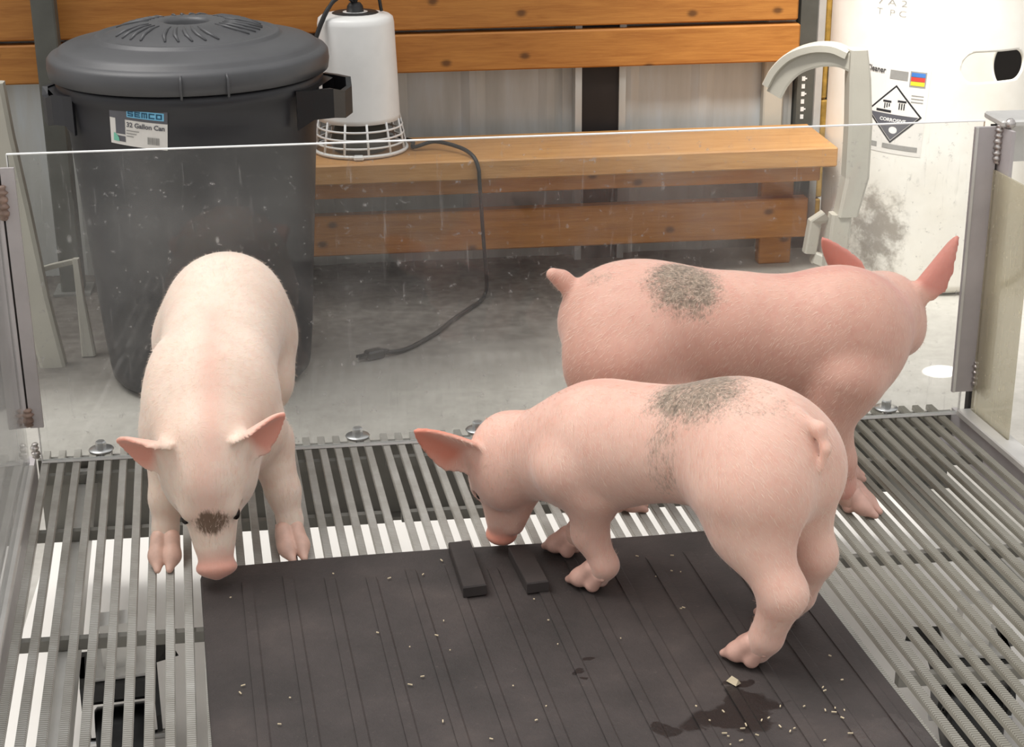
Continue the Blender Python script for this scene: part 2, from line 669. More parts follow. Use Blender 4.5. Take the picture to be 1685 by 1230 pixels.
# planks on the wall
o = MB().box(-2.6, 1.795, .398, 1.765, 1.835, .60, bev=.004).build('wooden_plank', M['wood'])
tag(o, 'orange stained wooden plank along the top of the photo, upper of two', 'plank', 'stained wall planks')
o = MB().box(-2.6, 1.79, .288, 1.772, 1.835, .388, bev=.004).build('wooden_plank', M['wood'])
tag(o, 'orange stained wooden plank directly above the bare sheet metal, lower of two', 'plank', 'stained wall planks')

# building corner post, bright angle and yellow foam strip
t = empty('corner_post', (1.81, 1.87, G), 'dark grey steel corner post at the right end of the wooden planks', 'post')
MB().box(1.785, 1.84, G, 1.832, 1.92, 1.7).build('post_body', M['darkpost'], t)
MB().box(1.832, 1.83, G, 1.851, 1.92, 1.7).build('bright_angle', M['alu'], t)
lm = MB()
for i in range(6):
    z = .12 + i * .021
    lm.box(1.797, 1.8385, z, 1.806, 1.84, z + .012)
    if i % 2: lm.box(1.806, 1.8385, z + .004, 1.811, 1.84, z + .008)
lm.build('stencil_marks', M['whitepl'], t)
m = MB()
for i in range(14):
    m.box(1.852, 1.855, G + i * .14, 1.874 + .003 * (i % 3), 1.90, G + i * .14 + .136, bev=.004)
o = m.build('foam_strip', M['yellow'])
tag(o, 'yellow brown foam strip standing between the bright post edge and the white drum', 'strip')

# post left of the can
t = empty('steel_post', (-.16, 1.70, G), 'grey green square steel post standing behind the black can at the left', 'post')
MB().box(-.212, 1.70, G, -.155, 1.76, 1.2, bev=.004).build('post_body', M['darkpost'], t)
MB().box(-.23, 1.68, G, -.135, 1.78, G + .006).build('base_plate', M['steel'], t)

# bench along the wall
BZ, BYF = .118, 1.505
bench = empty('wooden_bench', (.9, 1.66, G), 'long stained wooden bench along the wall behind the clear pen panel', 'bench')
MB().box(.0, BYF, BZ - .052, 1.805, 1.787, BZ, bev=.004).build('seat', M['wood2'], bench)
MB().box(.02, 1.60, .006, 1.79, 1.64, BZ - .0525, bev=.003).build('support_rail', M['wood'], bench)
MB().box(.02, 1.66, -.165, 1.78, 1.70, -.056, bev=.004).build('lower_rail', M['wood'], bench)
for x in (.06, 1.66):
    MB().box(x, 1.701, G, x + .09, 1.74, BZ - .0525, bev=.003).build('leg', M['wood'], bench)


# ------------------------------------------------------------------ text helper
def text_mesh(s, size, bold=0.0, spacing=1.0):
    cu = bpy.data.curves.new('lettering', 'FONT')
    cu.body = s
    cu.size = size
    cu.offset = bold
    cu.space_character = spacing
    cu.resolution_u = 3
    o = bpy.data.objects.new('lettering', cu)
    COL.objects.link(o)
    dg = bpy.context.evaluated_depsgraph_get()
    me = o.evaluated_get(dg).to_mesh()
    vs = [tuple(v.co) for v in me.vertices]
    fs = [tuple(p.vertices) for p in me.polygons]
    o.evaluated_get(dg).to_mesh_clear()
    bpy.data.objects.remove(o)
    bpy.data.curves.remove(cu)
    return vs, fs


class Decal:
    """flat artwork in (u,v) metres wrapped on a vertical cylinder"""

    def __init__(self, c, R, ang, z, parent, tilt=0.0, taper=0.0):
        self.c, self.R, self.ang, self.z, self.parent, self.tilt, self.taper = c, R, ang, z, parent, tilt, taper

    def wrap(self, u, v, h):
        ct, st = math.cos(self.tilt), math.sin(self.tilt)
        u, v = u * ct - v * st, u * st + v * ct
        R = self.R + self.taper * v + h
        a = self.ang + u / self.R
        return (self.c[0] + R * math.cos(a), self.c[1] + R * math.sin(a), self.z + v)

    def poly(self, mb, pts, h):
        # convex outline sliced into columns so that it follows the curve
        us = [p[0] for p in pts]
        n = 14
        cols = []
        for i in range(n + 1):
            u = min(us) + (max(us) - min(us)) * min(max(i / n, 1e-4), 1 - 1e-4)
            hit = []
            for a, b in zip(pts, pts[1:] + pts[:1]):
                if (a[0] - u) * (b[0] - u) <= 0 and a[0] != b[0]:
                    hit.append(a[1] + (b[1] - a[1]) * (u - a[0]) / (b[0] - a[0]))
            cols.append((u, min(hit), max(hit)))
        vs = []
        for u, lo, hi in cols: vs += [self.wrap(u, lo, h), self.wrap(u, hi, h)]
        mb.add(vs, [(2 * i, 2 * i + 2, 2 * i + 3, 2 * i + 1) for i in range(n)])

    def rect(self, mb, u0, v0, u1, v1, h, n=10):
        vs, fs = [], []
        for i in range(n + 1):
            u = u0 + (u1 - u0) * i / n
            vs += [self.wrap(u, v0, h), self.wrap(u, v1, h)]
        fs = [(2 * i, 2 * i + 2, 2 * i + 3, 2 * i + 1) for i in range(n)]
        mb.add(vs, fs)

    def text(self, mb, s, u, v, size, h, bold=0, width=None, spacing=1.0):
        vs, fs = text_mesh(s, size, bold, spacing)
        w = max(p[0] for p in vs)
        k = width / w if width else 1
        mb.add([self.wrap(u + p[0] * k, v + p[1], h) for p in vs], fs)


# ------------------------------------------------------------------ black trash can
CX, CY = .212, 1.07
can = empty('trash_can', (CX, CY, G), 'big round black plastic trash can with domed lid and white sticker', 'trash can')
H0 = .44 - G


def can_r(z):           # radius at height above ground
    return .226 + (.274 - .226) * min(1, max(0, z / H0))


prof = [(.0, .0), (.19, 0), (.212, .006), (.224, .02), (.2275, .045)]
prof += [(can_r(z), z) for z in (.1, .2, .3, .4, .5, .58)]
prof += [(can_r(.585) + .004, .59), (can_r(.62) + .004, .62), (can_r(.66) + .004, .66),
         (.284, .668), (.286, .69), (.276, .695), (.268, .67)]
b = MB().lathe(prof, (CX, CY, G), 72)
body = b.build('body', M['blackpl'], can)
lid = MB().lathe([(.270, .445), (.293, .446), (.2975, .448), (.300, .466), (.2985, .484), (.293, .491), (.284, .494), (.278, .4965), (.274, .503), (.262, .509),
                  (.230, .517), (.205, .5205), (.199, .5225), (.196, .528), (.190, .529), (.184, .5245), (.176, .5275), (.14, .5405), (.10, .5495), (.062, .553),
                  (.050, .551), (.045, .544), (.044, .50), (.044, .46)], (CX, CY, 0), 96)
lid_o = lid.build('lid', M['lidpl'], can)


def lid_z(r):
    return float(np.interp(r, [.05, .062, .10, .14, .176], [.551, .553, .5495, .5405, .5275]))


for k in range(36):
    if k % 12 in (0, 6, 7): continue
    a = 2 * math.pi * k / 36
    bend = .16 if (k // 18) else -.16
    q = []
    for t_ in (0, .33, .66, 1):
        r_ = .082 + .078 * t_
        aa = a + bend * t_ * t_ * .8
        q.append((CX + r_ * math.cos(aa), CY + r_ * math.sin(aa), lid_z(r_) + .0006))
    MB().tube(q, [.0012, .0042, .0046, .0024], 8).build('lid_rib', M['lidpl'], lid_o)
for s_ in (-1, 1):
    a = -math.pi / 2 + .16 + s_ * .155
    q = Vector((math.cos(a), math.sin(a), 0))
    p = Vector((CX, CY, 0)) + q * .298
    MB().tube([p + Vector((0, 0, .441)), p + q * .006 + Vector((0, 0, .443)), p + q * .007 + Vector((0, 0, .478)), p - q * .002 + Vector((0, 0, .488))], .0026, 6).build('lid_clip', M['lidpl'], lid_o)

# handles: loop grips left and right
for s, ang, W_, D_ in ((1, -.30, .088, .070), (-1, math.pi + .30, .070, .036)):
    hd = Vector((math.cos(ang), math.sin(ang), 0))
    tn = Vector((-hd.y, hd.x, 0))
    base = Vector((CX, CY, 0)) + hd * .268
    hm = MB()
    path = [base + tn * W_ * 1.15, base + tn * W_ + hd * D_ * .45, base + tn * W_ * .72 + hd * D_ * .95, base + tn * W_ * .3 + hd * D_ * 1.12,
            base - tn * W_ * .3 + hd * D_ * 1.12, base - tn * W_ * .72 + hd * D_ * .95, base - tn * W_ + hd * D_ * .45, base - tn * W_ * 1.15]
    n = len(path)
    vs, fs = [], []
    for i, p in enumerate(path):
        d = (path[min(i + 1, n - 1)] - path[max(i - 1, 0)]).normalized()
        o_ = Vector((-d.y, d.x, 0))
        if o_.dot(hd) < 0: o_ = -o_
        zt, zb = .428 - .012 * (i in (3, 4)), .366 - .008 * (i in (3, 4))
        if i in (0, n - 1): zb = .345
        vs += [p + o_ * .006 + Vector((0, 0, zt)), p + o_ * .006 + Vector((0, 0, zb)), p - o_ * .006 + Vector((0, 0, zb)), p - o_ * .006 + Vector((0, 0, zt))]
    for i in range(n - 1):
        for k in range(4):
            k2 = (k + 1) % 4
            fs.append((4 * i + k, 4 * i + 4 + k, 4 * i + 4 + k2, 4 * i + k2))
    fs += [(0, 1, 2, 3), (4 * n - 1, 4 * n - 2, 4 * n - 3, 4 * n - 4)]
    hm.add(vs, fs)
    # top web that ties the grip to the wall
    hm.add([base + tn * W_ * 1.1 + Vector((0, 0, .426)), base - tn * W_ * 1.1 + Vector((0, 0, .426)),
            base - tn * W_ * .8 + hd * .03 + Vector((0, 0, .424)), base + tn * W_ * .8 + hd * .03 + Vector((0, 0, .424))], [(0, 1, 2, 3)])
    ho = hm.build('handle', M['blackpl2'] if s > 0 else M['blackpl'], can)
    fix_normals(ho)

# sticker
a_lab = -1.925
dec = Decal((CX, CY), .2735, a_lab, .381, can, tilt=-.09, taper=.07)
W2, H2 = .063, .043
q = MB()
dec.rect(q, -W2, -H2, W2, H2, .0018, 16)
st = q.build('sticker', M['paper'], can)
q = MB(); dec.rect(q, -W2, .012, W2, H2, .0024, 16); dec.rect(q, -W2 + .014, -.02, -W2 + .036, .014, .0026, 4); dec.rect(q, -W2 + .018, -.036, -W2 + .036, -.024, .0026, 4)
q.build('sticker_slate_band', M['lab_steel'], st)
q = MB(); dec.rect(q, -.022, .018, W2 - .007, .034, .0030, 10); q.build('sticker_blue_panel', M['lab_blue'], st)
q = MB()
T_ = .24
GLY = {'S': [(0, 1 - T_, 1, 1), (0, .5 - T_ / 2, 1, .5 + T_ / 2), (0, 0, 1, T_), (0, .5, T_, 1), (1 - T_, 0, 1, .5)],
       'E': [(0, 0, T_, 1), (0, 1 - T_, 1, 1), (0, .5 - T_ / 2, .9, .5 + T_ / 2), (0, 0, 1, T_)],
       'M': [(0, 0, T_ * .9, 1), (.5 - T_ * .4, 0, .5 + T_ * .4, 1), (1 - T_ * .9, 0, 1, 1), (0, 1 - T_, 1, 1)],
       'C': [(0, 0, T_, 1), (0, 1 - T_, 1, 1), (0, 0, 1, T_)],
       'O': [(0, 0, T_, 1), (1 - T_, 0, 1, 1), (0, 1 - T_, 1, 1), (0, 0, 1, T_)]}
for i, ch in enumerate('SEMCO'):
    u0 = -.0195 + i * .0149
    for (x0, y0, x1, y1) in GLY[ch]:
        dec.rect(q, u0 + x0 * .0122, .0205 + y0 * .0110, u0 + x1 * .0122, .0205 + y1 * .0110, .0036, 2)
q.build('sticker_brand', M['lab_navy'], st)
q = MB(); dec.text(q, '32 Gallon Can', -.0235, -.0025, .0140, .0032, .0004, .081); q.build('sticker_title', M['lab_steel'], st)
q = MB()
for i in range(3):
    dec.rect(q, -.024, -.0115 - i * .006, .004 - .006 * i, -.0095 - i * .006, .003, 4)
for i in range(9):
    u = .022 + i * .0028
    dec.rect(q, u, -.034, u + (.0017 if i % 3 else .0022), -.019, .003, 1)
q.build('sticker_small_print', M['lab_grey'], st)
q = MB(); dec.poly(q, [(-W2 + .008, -.036), (-W2 + .022, -.036), (-W2 + .021, -.028), (-W2 + .015, -.021), (-W2 + .009, -.019)], .0032)
q.build('sticker_green_mark', M['lab_green'], st)

# ------------------------------------------------------------------ heat lamp on the bench
LX, LY, LB = .586, 1.665, BZ + .001
lamp = empty('heat_lamp', (LX, LY, LB), 'white plastic heat lamp with caged base standing on the wooden bench', 'lamp')
MB().lathe([(.0, .352), (.03, .352), (.060, .349), (.086, .344), (.094, .338), (.0965, .325), (.101, .20), (.104, .095), (.1055, .083),
            (.101, .083), (.099, .20), (.092, .33), (.0, .34)], (LX, LY, LB), 56).build('housing', M['whitepl'], lamp)
cg = MB()
for (r, z) in ((.1085, .066), (.1115, .046), (.115, .026), (.119, .006)):
    cg.tube([(LX + r * math.cos(2 * math.pi * k / 40), LY + r * math.sin(2 * math.pi * k / 40), LB + z) for k in range(41)], .0028 if z > .01 else .005, 6, False)
for k in range(12):
    a = 2 * math.pi * (k + .27) / 12
    cg.tube([(LX + .104 * math.cos(a), LY + .104 * math.sin(a), LB + .086), (LX + .119 * math.cos(a), LY + .119 * math.sin(a), LB + .006)], .0034, 6)
cg.build('guard', M['whitepl'], lamp)
MB().box(LX - .022, LY - .132, LB + .0005, LX + .004, LY - .112, LB + .012, bev=.003).build('tab', M['whitepl'], lamp)
MB().lathe([(0, .0), (.07, .0), (.078, .02), (.06, .07), (.03, .082), (0, .084)], (LX, LY, LB + .004), 24).build('bulb', M['darkpost'], lamp)
MB().lathe([(0, .375), (.014, .374), (.02, .366), (.022, .352), (.055, .3515), (.06, .3485), (.06, .347)], (LX, LY, LB), 24).build('cap', M['rubber'], lamp)


def smooth_path(pts, k=6):
    P = [Vector(p) for p in pts]
    P = [P[0] * 2 - P[1]] + P + [P[-1] * 2 - P[-2]]
    out = []
    for i in range(1, len(P) - 2):
        for j in range(k):
            t_ = j / k
            a, b_, c, d = P[i - 1], P[i], P[i + 1], P[i + 2]
            out.append(.5 * ((2 * b_) + (c - a) * t_ + (2 * a - 5 * b_ + 4 * c - d) * t_ ** 2 + (3 * b_ - a - 3 * c + d) * t_ ** 3))
    out.append(P[-2])
    return out


cd = MB()
top = Vector((LX, LY, LB + .372))
cd.tube(smooth_path([top, (LX - .01, LY - .02, LB + .40), (LX - .055, LY - .05, LB + .385), (LX - .10, LY - .07, LB + .30), (LX - .125, LY - .07, LB + .2),
                     (LX - .135, LY - .02, LB + .1), (LX - .135, LY + .08, LB + .006), (LX + .02, LY + .122, LB + .006), (LX + .13, LY + .06, LB + .006),
                     (LX + .135, LY - .03, LB + .008), (LX + .19, LY - .03, LB + .02),
                     (LX + .25, LY - .09, LB + .016), (LX + .278, BYF + .01, LB + .006), (LX + .288, BYF - .012, LB - .02), (LX + .290, BYF - .012, LB - .05), (.884, BYF - .008, -.08), (.892, 1.51, -.20), (.888, 1.52, G + .008),
                     (.865, 1.46, G + .006), (.84, 1.42, G + .006), (.785, 1.328, G + .006), (.736, 1.235, G + .006), (.661, 1.137, G + .006), (.61, 1.11, G + .01)]), .0052, 8)
cord = cd.build('power_cord', M['rubber'], lamp)
cd = MB()
cd.tube(smooth_path([top, (LX - .03, LY - .03, LB + .395), (LX - .075, LY - .06, LB + .36), (LX - .115, LY - .08, LB + .26), (LX - .13, LY - .06, LB + .15)]), .0045, 7)
cd.tube(smooth_path([top, (LX + .02, LY - .01, LB + .415), (LX + .055, LY - .01, LB + .40), (LX + .066, LY, LB + .352)]), .0045, 7)
cd.tube(smooth_path([top, (LX + .005, LY, LB + .42), (LX + .01, LY + .01, LB + .62), (LX + .012, LY + .05, LB + .8)]), .005, 7)
cd.build('hanging_cord', M['rubber'], lamp)
pl = MB()
pl.box(-.03, -.014, 0, .014, .014, .022, bev=.004)
pl.tube([(.014, 0, .012), (.03, 0, .011)], [.008, .005], 8)
for s in (-1, 1): pl.box(-.052, s * .007 - .001, .008, -.03, s * .007 + .001, .015)
pl.tube([(-.05, 0, .006), (-.03, 0, .006)], .0024, 6)
pl.xf(Matrix.Translation((.592, 1.102, G + .001)) @ Matrix.Rotation(.45, 4, 'Z'))
pl.build('plug', M['rubber'], cord)

# ------------------------------------------------------------------ white drum on the right
DX, DY, DR = 2.085, 1.62, .27
drum = empty('plastic_drum', (DX, DY, G), 'tall white plastic drum with oval hand hole and hazard label', 'drum')
nA, nZ = 360, 210
zs = [G + .98 * i / nZ for i in range(nZ + 1)]


def drum_r(z):
    h = z - G
    r = DR
    if h < .03: r = DR - .03 * (1 - (h / .03)) ** 2
    r -= .004 * math.exp(-((h - .22) / .008) ** 2) * 0
    return r


HOLES = ((-1.345, .342, .092, .037), (.18, .270, .110, .075))
vs, fs = [], []
for z in zs:
    for k in range(nA):
        a = 2 * math.pi * k / nA
        vs.append((DX + drum_r(z) * math.cos(a), DY + drum_r(z) * math.sin(a), z))


def in_hole(a, z):
    for ah, zh, HW, HH in HOLES:
        da = (a - ah + math.pi) % (2 * math.pi) - math.pi
        u2 = max(0, abs(da * DR) - (HW - HH)); v_ = abs(z - zh)
        if u2 * u2 + v_ * v_ < HH * HH: return True
    return False


def hole_sdf(a, z):
    best = (9, 0, 0)
    for ah, zh, HW, HH in HOLES:
        da = (a - ah + math.pi) % (2 * math.pi) - math.pi
        u = da * DR; v_ = z - zh
        cu_0 = max(-(HW - HH), min(HW - HH, u))
        d = math.hypot(u - cu_0, v_)
        if abs(d - HH) < abs(best[0]) and d > 1e-6: best = (d - HH, (u - cu_0) / d, v_ / d)
    return best


cut = [[in_hole(2 * math.pi * (k + .5) / nA, (zs[i] + zs[i + 1]) / 2) for k in range(nA)] for i in range(nZ)]
for i in range(1, nZ):
    for k in range(nA):
        around = [cut[i - 1][k - 1], cut[i - 1][k], cut[i][k - 1], cut[i][k]]
        if any(around) and not all(around):
            d, gu, gv = hole_sdf(2 * math.pi * k / nA, zs[i])
            a = 2 * math.pi * k / nA - d * gu / DR
            z = zs[i] - d * gv
            vs[i * nA + k] = (DX + drum_r(z) * math.cos(a), DY + drum_r(z) * math.sin(a), z)
for i in range(nZ):
    for k in range(nA):
        if in_hole(2 * math.pi * (k + .5) / nA, (zs[i] + zs[i + 1]) / 2): continue
        k2 = (k + 1) % nA
        fs.append((i * nA + k, i * nA + k2, (i + 1) * nA + k2, (i + 1) * nA + k))
mb = MB().add(vs, fs, True)
mb.add([(DX + drum_r(G) * math.cos(2 * math.pi * k / 60), DY + drum_r(G) * math.sin(2 * math.pi * k / 60), G + .001) for k in range(60)], [tuple(range(60))])
M['drum'] = None


def mk_drum():
    t = NT('white_drum_plastic')
    v = t.coords()
    n1 = t.noise(v, 5, 5, .6)
    n2 = t.noise(v, 26, 5, .7)
    col = t.ramp(n1, [(.3, srgb(226, 220, 208)), (.7, srgb(240, 237, 230))])
    sep = t.n('ShaderNodeSeparateXYZ')
    t.l(v, sep.inputs[0])
    # muddy scuffed patch low on the left of the drum
    a = t.math('DIVIDE', t.math('SUBTRACT', sep.outputs['X'], -.19), .075)
    b_ = t.math('DIVIDE', t.math('SUBTRACT', sep.outputs['Z'], .16), .14)
    d = t.math('SUBTRACT', 1.0, t.math('ADD', t.math('MULTIPLY', a, a), t.math('MULTIPLY', b_, b_)))
    f = t.val(t.math('ADD', d, t.math('MULTIPLY', t.math('SUBTRACT', n2, .5), 2.6)), .1, 1.0, 0, .8)
    col = t.mix(f, col, srgb(122, 112, 100))
    t.bsdf(col, .42)
    return t.m


M['drum'] = mk_drum()
dob = mb.build('drum_body', M['drum'])
dob.data.transform(Matrix.Translation((-DX, -DY, -G)))
dob.parent = drum
sol = dob.modifiers.new('wall', 'SOLIDIFY')
sol.thickness = .006
sol.offset = -1
# hazard label
dl = Decal((DX, DY), DR, -2.265, .232, drum, tilt=-.05)
q = MB(); dl.rect(q, -.088, -.112, .080, .112, .0010, 20); lab = q.build('hazard_label', M['paper'], drum)
q = MB(); dl.poly(q, [(0, -.086), (.072, -.012), (0, .062), (-.072, -.012)], .0016); q.build('diamond_border', M['lab_dark'], lab)
q = MB(); dl.poly(q, [(0, -.080), (.066, -.012), (0, .056), (-.066, -.012)], .0020); q.build('diamond_field', M['paper'], lab)
q = MB()
dl.poly(q, [(0, -.078), (.064, -.0125), (-.064, -.0125)], .0024)
q.build('diamond_black_half', M['lab_steel'], lab)
q = MB(); dl.text(q, 'CORROSIVE', -.034, -.031, .012, .0028, .0003, .068)
dl.poly(q, [(.004 + .011 * math.cos(k * .524), -.052 + .009 * math.sin(k * .524)) for k in range(12)], .0028)
q.build('diamond_lettering', M['whitepl'], lab)
q = MB()
dl.rect(q, -.030, .016, -.008, .021, .0026, 2); dl.rect(q, .008, .020, .030, .025, .0026, 2)
dl.rect(q, -.046, -.009, -.006, -.003, .0026, 3)
for i in range(3):
    dl.rect(q, -.026 + i * .006, .000 + .003 * i, -.023 + i * .006, .014, .0026, 1)
    dl.rect(q, .012 + i * .006, .002, .015 + i * .006, .018, .0026, 1)
q.build('corrosion_symbol', M['lab_dark'], lab)
q = MB(); dl.text(q, 'Cleaner', -.088, .088, .020, .0026, .0004, .056)
q.build('label_title', M['lab_dark'], lab)
q = MB()
dl.rect(q, -.020, .076, .026, .098, .0018, 4)
q.build('label_picture', M['lab_grey'], lab)
q = MB(); dl.rect(q, -.08, -.100, -.035, -.088, .0018, 4); q.build('label_footer', M['lab_grey'], lab)
q = MB(); dl.rect(q, -.02, -.100, .07, -.088, .0018, 6); q.build('label_footer', M['lab_grey'], lab)
q = MB()
for i in range(3): dl.rect(q, .040, .04 - i * .008, .07, .042 - i * .008, .0018, 2)
q.build('label_small_print', M['lab_grey'], lab)
for i, (c, v0) in enumerate((('lab_cyan', .097), ('lab_red', .086), ('lab_yel', .075))):
    q = MB(); dl.rect(q, .034, v0 - .009, .068, v0 + .001, .0022, 4); q.build('colour_bar', M[c], lab)
q = MB(); dl.rect(q, .031, .062, .071, .101, .0016, 4); q.build('colour_bar_frame', M['lab_grey'], lab)
# handwriting near the top
hw = Decal((DX, DY), DR, -2.38, .468, drum, tilt=-.04)
q = MB()
hw.text(q, '7 A 2', -.035, .020, .022, .0012, -.0004, .08)
hw.text(q, 'T  P C', -.035, -.005, .022, .0012, -.0004, .08)
q.build('handwriting', M['lab_grey'], drum)


# ------------------------------------------------------------------ grey resin stands
def channel(path, wid, dep, side, m_, name, parent):
    """a bar of rectangular section: side = across direction, width wid, depth dep (perpendicular)"""
    P = [Vector(p) for p in path]
    n = len(P)
    ws = wid if isinstance(wid, (list, tuple)) else [wid] * n
    mb_ = MB()
    vs, fs = [], []
    sd = Vector(side).normalized()
    for i, p in enumerate(P):
        d = (P[min(i + 1, n - 1)] - P[max(i - 1, 0)]).normalized()
        nrm = d.cross(sd).normalized()
        s2 = sd
        w, t_ = ws[i] / 2, dep / 2
        c = .25
        for (a, b_) in ((-1, -1 + c), (-1 + c, -1), (1 - c, -1), (1, -1 + c), (1, 1 - c), (1 - c, 1), (-1 + c, 1), (-1, 1 - c)):
            vs.append(p + s2 * w * a + nrm * t_ * b_)
    for i in range(n - 1):
        for k in range(8):
            k2 = (k + 1) % 8
            fs.append((8 * i + k, 8 * i + 8 + k, 8 * i + 8 + k2, 8 * i + k2))
    fs += [tuple(range(8)), tuple(range(8 * n - 1, 8 * n - 9, -1))]
    mb_.add(vs, fs)
    o_ = mb_.build(name, m_, parent)
    fix_normals(o_)
    return o_


st1 = empty('plastic_stand', (1.74, 1.2, G), 'grey resin stand with arched arm beside the white drum at the right', 'stand')
ymain = 1.20
channel([(1.738, ymain, .425), (1.744, ymain, .36), (1.752, ymain, .25), (1.753, ymain, .12), (1.735, ymain, .025)], [.040, .052, .058, .058, .050], .05, (1, 0, 0), M['greypl'], 'upright', st1)
channel([(1.722, ymain, .03), (1.714, ymain, -.10), (1.704, ymain, G)], [.050, .054, .062], .04, (1, 0, 0), M['greypl'], 'leg', st1)
arm = smooth_path([(1.722, ymain + .01, .412), (1.69, ymain + .03, .424), (1.65, ymain + .06, .420), (1.61, ymain + .095, .398), (1.582, ymain + .12, .362), (1.566, ymain + .135, .322)], 4)
channel(arm, .06, .020, (.5, .85, 0), M['greypl'], 'arm', st1)
arm2 = [(p[0] + .010, p[1] - .022, p[2] - .022) for p in arm]
channel(arm2, .010, .040, (.5, .85, 0), M['greypl'], 'arm_lip', st1)
channel([(1.664, 1.245, -.08), (1.672, 1.24, .0), (1.694, 1.22, .02)], .03, .03, (0, 1, 0), M['greypl'], 'brace', st1)
channel([(1.672, 1.24, -.09), (1.704, 1.21, -.10)], .03, .03, (0, 1, 0), M['greypl'], 'brace', st1)

st2 = empty('plastic_stand', (-.15, 1.16, G), 'grey resin stand with two legs beside the black can at the left', 'stand')
channel([(-.232, 1.16, .415), (-.224, 1.16, .30), (-.206, 1.16, .12), (-.186, 1.16, -.08), (-.160, 1.16, G)], [.066, .066, .068, .064, .058], .04, (1, 0, 0), M['greypl'], 'leg', st2)
channel([(-.098, 1.25, -.02), (-.093, 1.235, -.12), (-.085, 1.215, G)], [.014, .018, .032], .03, (1, 0, 0), M['greypl'], 'leg', st2)
channel([(-.192, 1.18, -.03), (-.15, 1.22, -.028), (-.098, 1.25, -.026)], .012, .012, (0, 1, 0), M['greypl'], 'brace', st2)

# ------------------------------------------------------------------ the pen
pen = empty('pig_pen', (.78, -.5, G), 'raised slatted animal pen with clear panels and aluminium corners, pigs inside', 'pen')
PITCH, BW, BH = .0254, .0122, .009
YB, YF = .05, -1.06


def slat_mesh(xlist, name):
    per = .0047
    nseg = int((YB - YF) / per)
    ys = np.linspace(YB, YF, nseg * 2 + 1)
    zt = np.where(np.arange(len(ys)) % 2 == 0, 0.0, -.0019)
    prof = [(-.5, -1.0), (-.5, -.16), (-.42, 0), (.42, 0), (.5, -.16), (.5, -1.0)]
    V, Fc, gr = [], [], []
    nb = len(prof)
    base = 0
    for X in xlist:
        P = np.zeros((len(ys), nb, 3))
        for j, (a, h) in enumerate(prof):
            P[:, j, 0] = X + BW / 2 + a * BW - SH * ys
            P[:, j, 1] = ys
            P[:, j, 2] = h * BH + (zt if h > -.5 else 0)
        V.append(P.reshape(-1, 3))
        g = np.zeros((len(ys), nb))
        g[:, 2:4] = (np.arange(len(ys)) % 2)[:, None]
        gr.append(g.ravel())
        i = np.arange(len(ys) - 1)[:, None]
        j = np.arange(nb)[None, :]
        j2 = (j + 1) % nb
        q = np.stack([base + i * nb + j, base + (i + 1) * nb + j, base + (i + 1) * nb + j2, base + i * nb + j2], -1).reshape(-1, 4)
        Fc.append(q[:, ::-1])
        base += len(ys) * nb
    V = np.concatenate(V); Fc = np.concatenate(Fc)
    o_ = np_mesh(name, V, Fc, M['grate'], pen, smooth=False)
    at = o_.data.attributes.new('groove', 'FLOAT', 'POINT')
    at.data.foreach_set('value', np.concatenate(gr).astype(np.float32))
    return o_


def np_mesh(name, V, Fq, m_, parent=None, smooth=True):
    me = bpy.data.meshes.new(name)
    me.vertices.add(len(V))
    me.vertices.foreach_set('co', np.asarray(V, np.float32).ravel())
    nf = len(Fq)
    me.loops.add(nf * 4)
    me.loops.foreach_set('vertex_index', np.asarray(Fq, np.int32).ravel())
    me.polygons.add(nf)
    me.polygons.foreach_set('loop_start', np.arange(nf, dtype=np.int32) * 4)
    me.polygons.foreach_set('use_smooth', np.full(nf, smooth))
    me.update(calc_edges=True)
    me.validate()
    me.materials.append(m_)
    o_ = bpy.data.objects.new(name, me)
    COL.objects.link(o_)
    if parent:
        o_.parent = parent
        o_.matrix_parent_inverse = Matrix.Translation(-Vector(parent.location))
    return o_


xs_all = [k * PITCH + (.005 if k > 21 else 0) + (.005 if k > 43 else 0) for k in range(61)]
mods = (xs_all[:22], xs_all[22:44], xs_all[44:])
bars = ((-.245, -.58, -.915), (-.245, -.58, -.915), (-.15, -.485, -.815))
for xl, bl in zip(mods, bars):
    go = slat_mesh(xl, 'grating')
    for y in (-.03,) + bl:
        cb = MB().box(xl[0], y - .006, -.026, xl[-1] + BW, y + .006, -.0095)
        cb.v = [(x - SH * y_, y_, z) for x, y_, z in cb.v]
        cb.build('cross_bar', M['beam'], go)

XL, XR = -.012, 1.575
o = MB().box(-.04, -1.30, G + .0003, 1.60, .42, G + .0012).build('floor_brightener', M['brightener'])  # added white sheet, makes the floor seen between the slats brighter
tag(o, 'added white sheet brightening the concrete under the slatted pen floor', 'brightener')
fr = MB().box(XL, .035, -.15, XR, .048, -.0112)
fr.box(XL, .015, -.15, XR, .035, -.144)
fr.build('rear_beam', M['beam'], pen)
MB().box(XL - .012, YF, -.055, XL, .035, -.002, SH).build('side_beam', M['alu_dull'], pen)
sb = MB().box(XR, YF, -.055, XR + .012, .035, -.002, SH)
sb.box(XR - .035, YF, -.055, XR, .015, -.049, SH)
sb.build('side_beam', M['alu_dull'], pen)
MB().box(1.38, -1.05, -.055, 1.42, .03, -.027, SH).build('floor_joist', M['steel'], pen)
MB().box(.055, -1.05, -.055, .085, .03, -.027, SH).build('floor_joist', M['alu'], pen)
# rails on top
MB().box(XR - .010, YF, -.001, XR + .030, -.005, .012, SH, bev=.002).build('side_rail', M['alu'], pen)
MB().box(XL - .012, YF, -.001, XL + .004, -.03, .010, SH, bev=.002).build('side_rail', M['alu'], pen)

